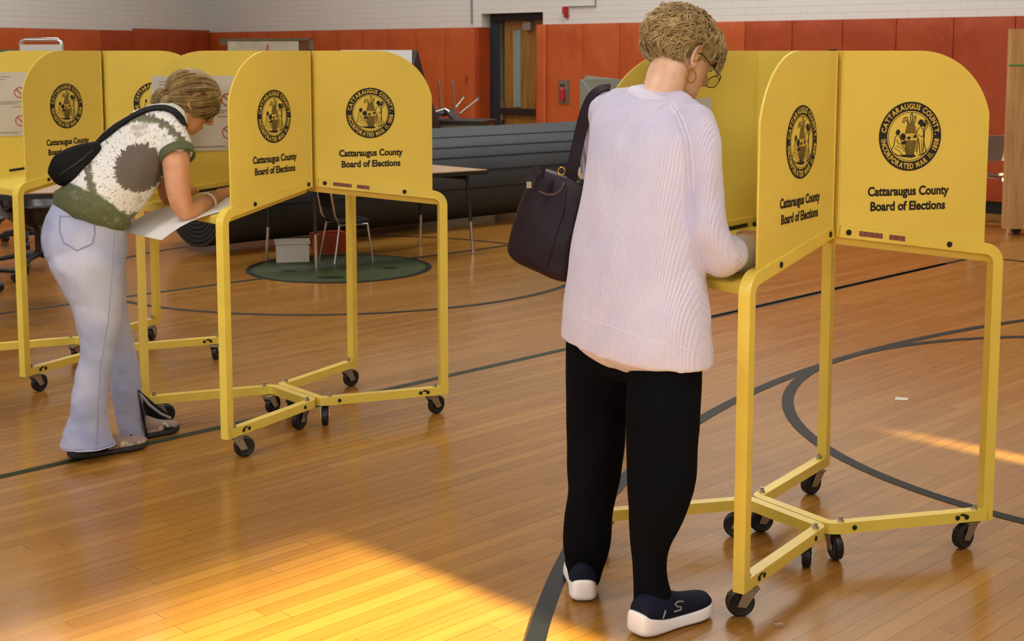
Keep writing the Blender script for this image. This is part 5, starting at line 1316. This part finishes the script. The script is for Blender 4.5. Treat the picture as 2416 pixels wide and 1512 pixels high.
# shoes
M['shoe_dark'] = mk('dark_shoe_sole', '#1E1B1E', .6)
N = NT('taupe_mesh_with_cream_flames'); n = N.noise(16, 2); sp_ = N.add('ShaderNodeSeparateXYZ'); N.world = False
N.l(N.co(), sp_.inputs[0])
low = N.ramp(N.math('ADD', sp_.outputs[2], N.math('MULTIPLY', N.math('SUBTRACT', N.noise(30, 1), .5), .06)), [(.030, (1, 1, 1, 1)), (.036, (0, 0, 0, 1))])
fl = N.ramp(n, [(.47, srgb('#211D1E')), (.53, srgb('#D8C6A8'))]); N.l(N.mix(low, srgb('#8A7468'), fl), N.b.inputs['Base Color']); N.b.inputs['Roughness'].default_value = .8; M['shoe_mesh'] = N.m
h = G(165, 1084); t_ = G(362, 1050); shoe(W2, h, atan2(t_.y - h.y, t_.x - h.x), min(.3, (t_ - h).length), M['shoe_dark'], M['shoe_mesh'], thick=.72)
t_ = G(421, 1014); h = G(303, 1040); shoe(W2, h, atan2(t_.y - h.y, t_.x - h.x), (t_ - h).length, M['shoe_dark'], M['shoe_mesh'], thick=.72)
# hair, swept to a low bun
nr2 = (0, -.55, .835); P2, keep2 = ellhair(HT2, -.010, .017, .088, .113, .100, nr2, -.022)
hb2 = hair_base(HT2, P2, nr2, -.022, M['hair_blond'], W2, .0015)
bun = Vector((0, -.076, -.072)); m = MB()
bd_ = Vector((0, -.70, -.72)).normalized()
for i in range(330):
    th_ = rnd.uniform(-pi * .98, pi * .98); 
    d0 = Vector((sin(th_) * 1.0, cos(th_) * .9, 0)); 
    # start along the hairline plane edge or the crown
    lift = rnd.uniform(-.05, .9) if rnd.random() < .6 else rnd.uniform(-.22, .0)
    d0 = (d0.normalized() * cos(lift) + Vector((0, -.46, .888)) * sin(lift)).normalized()
    pts = []; n_ = 9
    wig = rnd.uniform(-.012, .012)
    for k in range(n_):
        f = k / (n_ - 1); 
        try: dv = d0.slerp(bd_, f)
        except Exception: dv = bd_
        pp = Vector(P2(dv, 1.0 + .02 * sin(pi * f) + rnd.uniform(0, .004)))
        pp += Vector((wig * sin(pi * f), 0, 0)); pts.append(HT2(*pp))
    w_ = rnd.uniform(.0022, .0042); m.tube(pts, w_, 5, radii=[w_ * .5] + [w_] * (n_ - 2) + [w_ * .6])
m.build('hair_strand', M['hair_blond'], hb2, True)['kind'] = 'stuff'
m = MB(); bc = bun + Vector((0, -.012, 0))
limb(m, [(HT2(bc.x - .03, bc.y, bc.z), hu2 * .028, hf2 * .022), (HT2(*bc), hu2 * .044, hf2 * .036), (HT2(bc.x + .03, bc.y, bc.z), hu2 * .028, hf2 * .022)], 4, 20)
for i in range(46):
    a0 = rnd.uniform(0, 2 * pi); rr = rnd.uniform(.026, .046); tl = rnd.uniform(-.6, .6); w_ = rnd.uniform(.002, .0045)
    pts = [HT2(bc.x + .034 * sin(a * .5 + a0) , bc.y + rr * .8 * cos(a) - .004, bc.z + rr * sin(a) + .01 * tl) for a in [a0 + 4.2 * j / 10 for j in range(11)]]
    m.tube(pts, w_, 5)
m.build('bun', M['hair_blond'], hb2, True)
m = MB()
for s in range(14):
    p0 = Vector((rnd.uniform(.02, .07), .075, .05)); pts = [HT2(p0.x + rnd.uniform(-.004, .004), p0.y + .012 * sin(k * .8) + k * .004, p0.z - k * .014) for k in range(7)]; m.tube(pts, .0011, 4)
for s in range(10):
    a0 = rnd.uniform(0, 6); pts = [HT2(bc.x + rnd.uniform(.0, .02), bc.y - .03 - .02 * sin(a), bc.z + .02 * cos(a) + .01) for a in [a0 + k * .5 for k in range(7)]]; m.tube(pts, .0009, 4)
m.build('loose_strand', M['hair_blond'], hb2, True)['kind'] = 'stuff'
a_, b_ = at(417, 362, 5.055), at(413, 350, 5.067); ax = (a_ - b_).normalized(); x = ax.cross(L2).normalized(); y = ax.cross(x)
m = MB(); m.loft([[a_ + ax * h_ + x * r_ * cos(t) + y * r_ * sin(t) for t in [2 * pi * j / 32 for j in range(32)]] for h_, r_ in ((-.012, .0625), (-.010, .0655), (.022, .0655), (.024, .062), (.022, .058), (-.012, .058))], closed=True)
m.build('sleeve_hem', mk('olive_hem', '#54583B', .9, bump=.3, bscale=200, bdist=.001), sto, 50)
# bracelets
for (a, b, c, r, w_, mt, nm) in ((484, 480, 5.16, .042, .0042, 'paper', 'white_bangle'), (506, 470, 5.25, .032, .0016, 'steel', 'thin_bracelet')):
    c3 = at(a, b, c); ax = (at(512, 468, 5.28) - at(466, 492, 5.08)).normalized(); x = ax.cross(V(0, 0, 1)).normalized(); y = ax.cross(x)
    m = MB(); m.tube([c3 + x * r * cos(q) + y * r * sin(q) * .95 for q in [2 * pi * j / 28 for j in range(28)]], w_, 8, closed=True); m.build(nm, M[mt], W2, True)
m = MB(); a = w2 + V(.06, .13, -.01); m.tube([a, a + V(-.03, -.03, .11)], .0045, 8); tag(m.build('pen', M['plug'], smooth=True), 'dark pen held in the younger woman\'s right hand', 'pen')
# crossbody bag
M['black_nylon'] = mk('black_nylon', '#08080A', .75, spec=.2, var=.1, bump=.3, bscale=120)
XB = thing('crossbody_bag', 'black crossbody sling bag lying across the younger woman\'s back', 'bag', tuple(at(180, 380, 4.86)))
pp = []; nn = []
path = [(430, 296), (426, 284), (418, 274), (404, 262), (385, 257), (360, 258), (335, 266), (305, 283), (275, 303), (245, 327), (220, 350), (195, 372), (175, 392)]
for (a, b), (c, d) in zip(path, path[1:]):
    for i in range(4):
        q, n = surf(bst, a + (c - a) * i / 4, b + (d - b) * i / 4, .004)
        if q is not None: pp.append(q); nn.append(n)
# smooth
for _ in range(3):
    pp = [pp[0]] + [(pp[i - 1] + pp[i] * 2 + pp[i + 1]) / 4 for i in range(1, len(pp) - 1)] + [pp[-1]]; nn = [nn[0]] + [(nn[i - 1] + nn[i] + nn[i + 1]).normalized() for i in range(1, len(nn) - 1)] + [nn[-1]]
m = MB(); ribbon(m, [p + n * .004 for p, n in zip(pp, nn)], nn, .036, .005); m.build('strap', M['black_nylon'], XB, 40)
q, n = surf(bst, 205, 372)
dY = q.y - .03
m = MB(); c = [at(228, 345, dY + .02), at(205, 362, dY), at(180, 380, dY - .015), at(155, 398, dY - .02), at(138, 414, dY - .01)]
rs = [(.02, .02), (.042, .034), (.056, .045), (.060, .046), (.045, .036)]
ks = []
for i, p in enumerate(c):
    t = (c[min(4, i + 1)] - c[max(0, i - 1)]).normalized(); n_ = V(0, -1, 0); n_ = (n_ - t * n_.dot(t)).normalized(); s = t.cross(n_); ks.append((p, s * rs[i][0], n_ * rs[i][1]))
limb(m, ks, 5, 30, 2.6); pouch = m.build('pouch', M['black_nylon'], XB, True)
bp = bvh(pouch); on_surface(bp, [(220, 352), (190, 378), (160, 400), (140, 412)], .002, .0, 'zipper', M['dark_metal'], pouch)
# ballot paper drooping over the desk edge
def sheet(name, c4, label, mat='paper', sag=0, n=12):
    a, b, c, d = c4; m = MB(); vs = []; 
    for k in (0, .0012):
        for i in range(n + 1):
            for j in range(n + 1):
                u, v = i / n, j / n; p = (a * (1 - u) + b * u) * (1 - v) + (d * (1 - u) + c * u) * v; p = p.copy(); p.z += k
                vs.append(p)
    m.v = vs; N_ = (n + 1) ** 2; f = []
    for i in range(n):
        for j in range(n):
            q = (i * (n + 1) + j, (i + 1) * (n + 1) + j, (i + 1) * (n + 1) + j + 1, i * (n + 1) + j + 1); f += [q, tuple(x + N_ for x in q[::-1])]
    m.f = f; m.mi = [0] * len(f); return m
def ballot(i, x0, x1, y0, y1, label, droop=0):
    T = thing('ballot_paper', label, 'ballot', tuple(BW(i, (x0 + x1) / 2, (y0 + y1) / 2, .905)))
    z = .9035; c = [BW(i, x0, y0, z), BW(i, x1, y0, z), BW(i, x1, y1, z), BW(i, x0, y1, z)]
    m = sheet('sheet', c, label)
    for k, v in enumerate(m.v):
        (bx, by), th_ = BPOS[i]; lx = cos(th_) * (v.x - bx) + sin(th_) * (v.y - by); o_ = max(0, -HU - .005 - lx); v.z += DZ * (lx + HU) / (HU - GP) - droop * o_ * o_ * 6
    m.build('sheet', M['paper'], T, True)
    return T
ballot(1, -.70, -.23, -.24, .10, 'white ballot sheet hanging over the desk edge under the younger woman\'s forearm', .22)
ballot(0, -.42, -.16, -.14, .09, 'white ballot sheet on the right booth desk under the older woman\'s hand', 0)
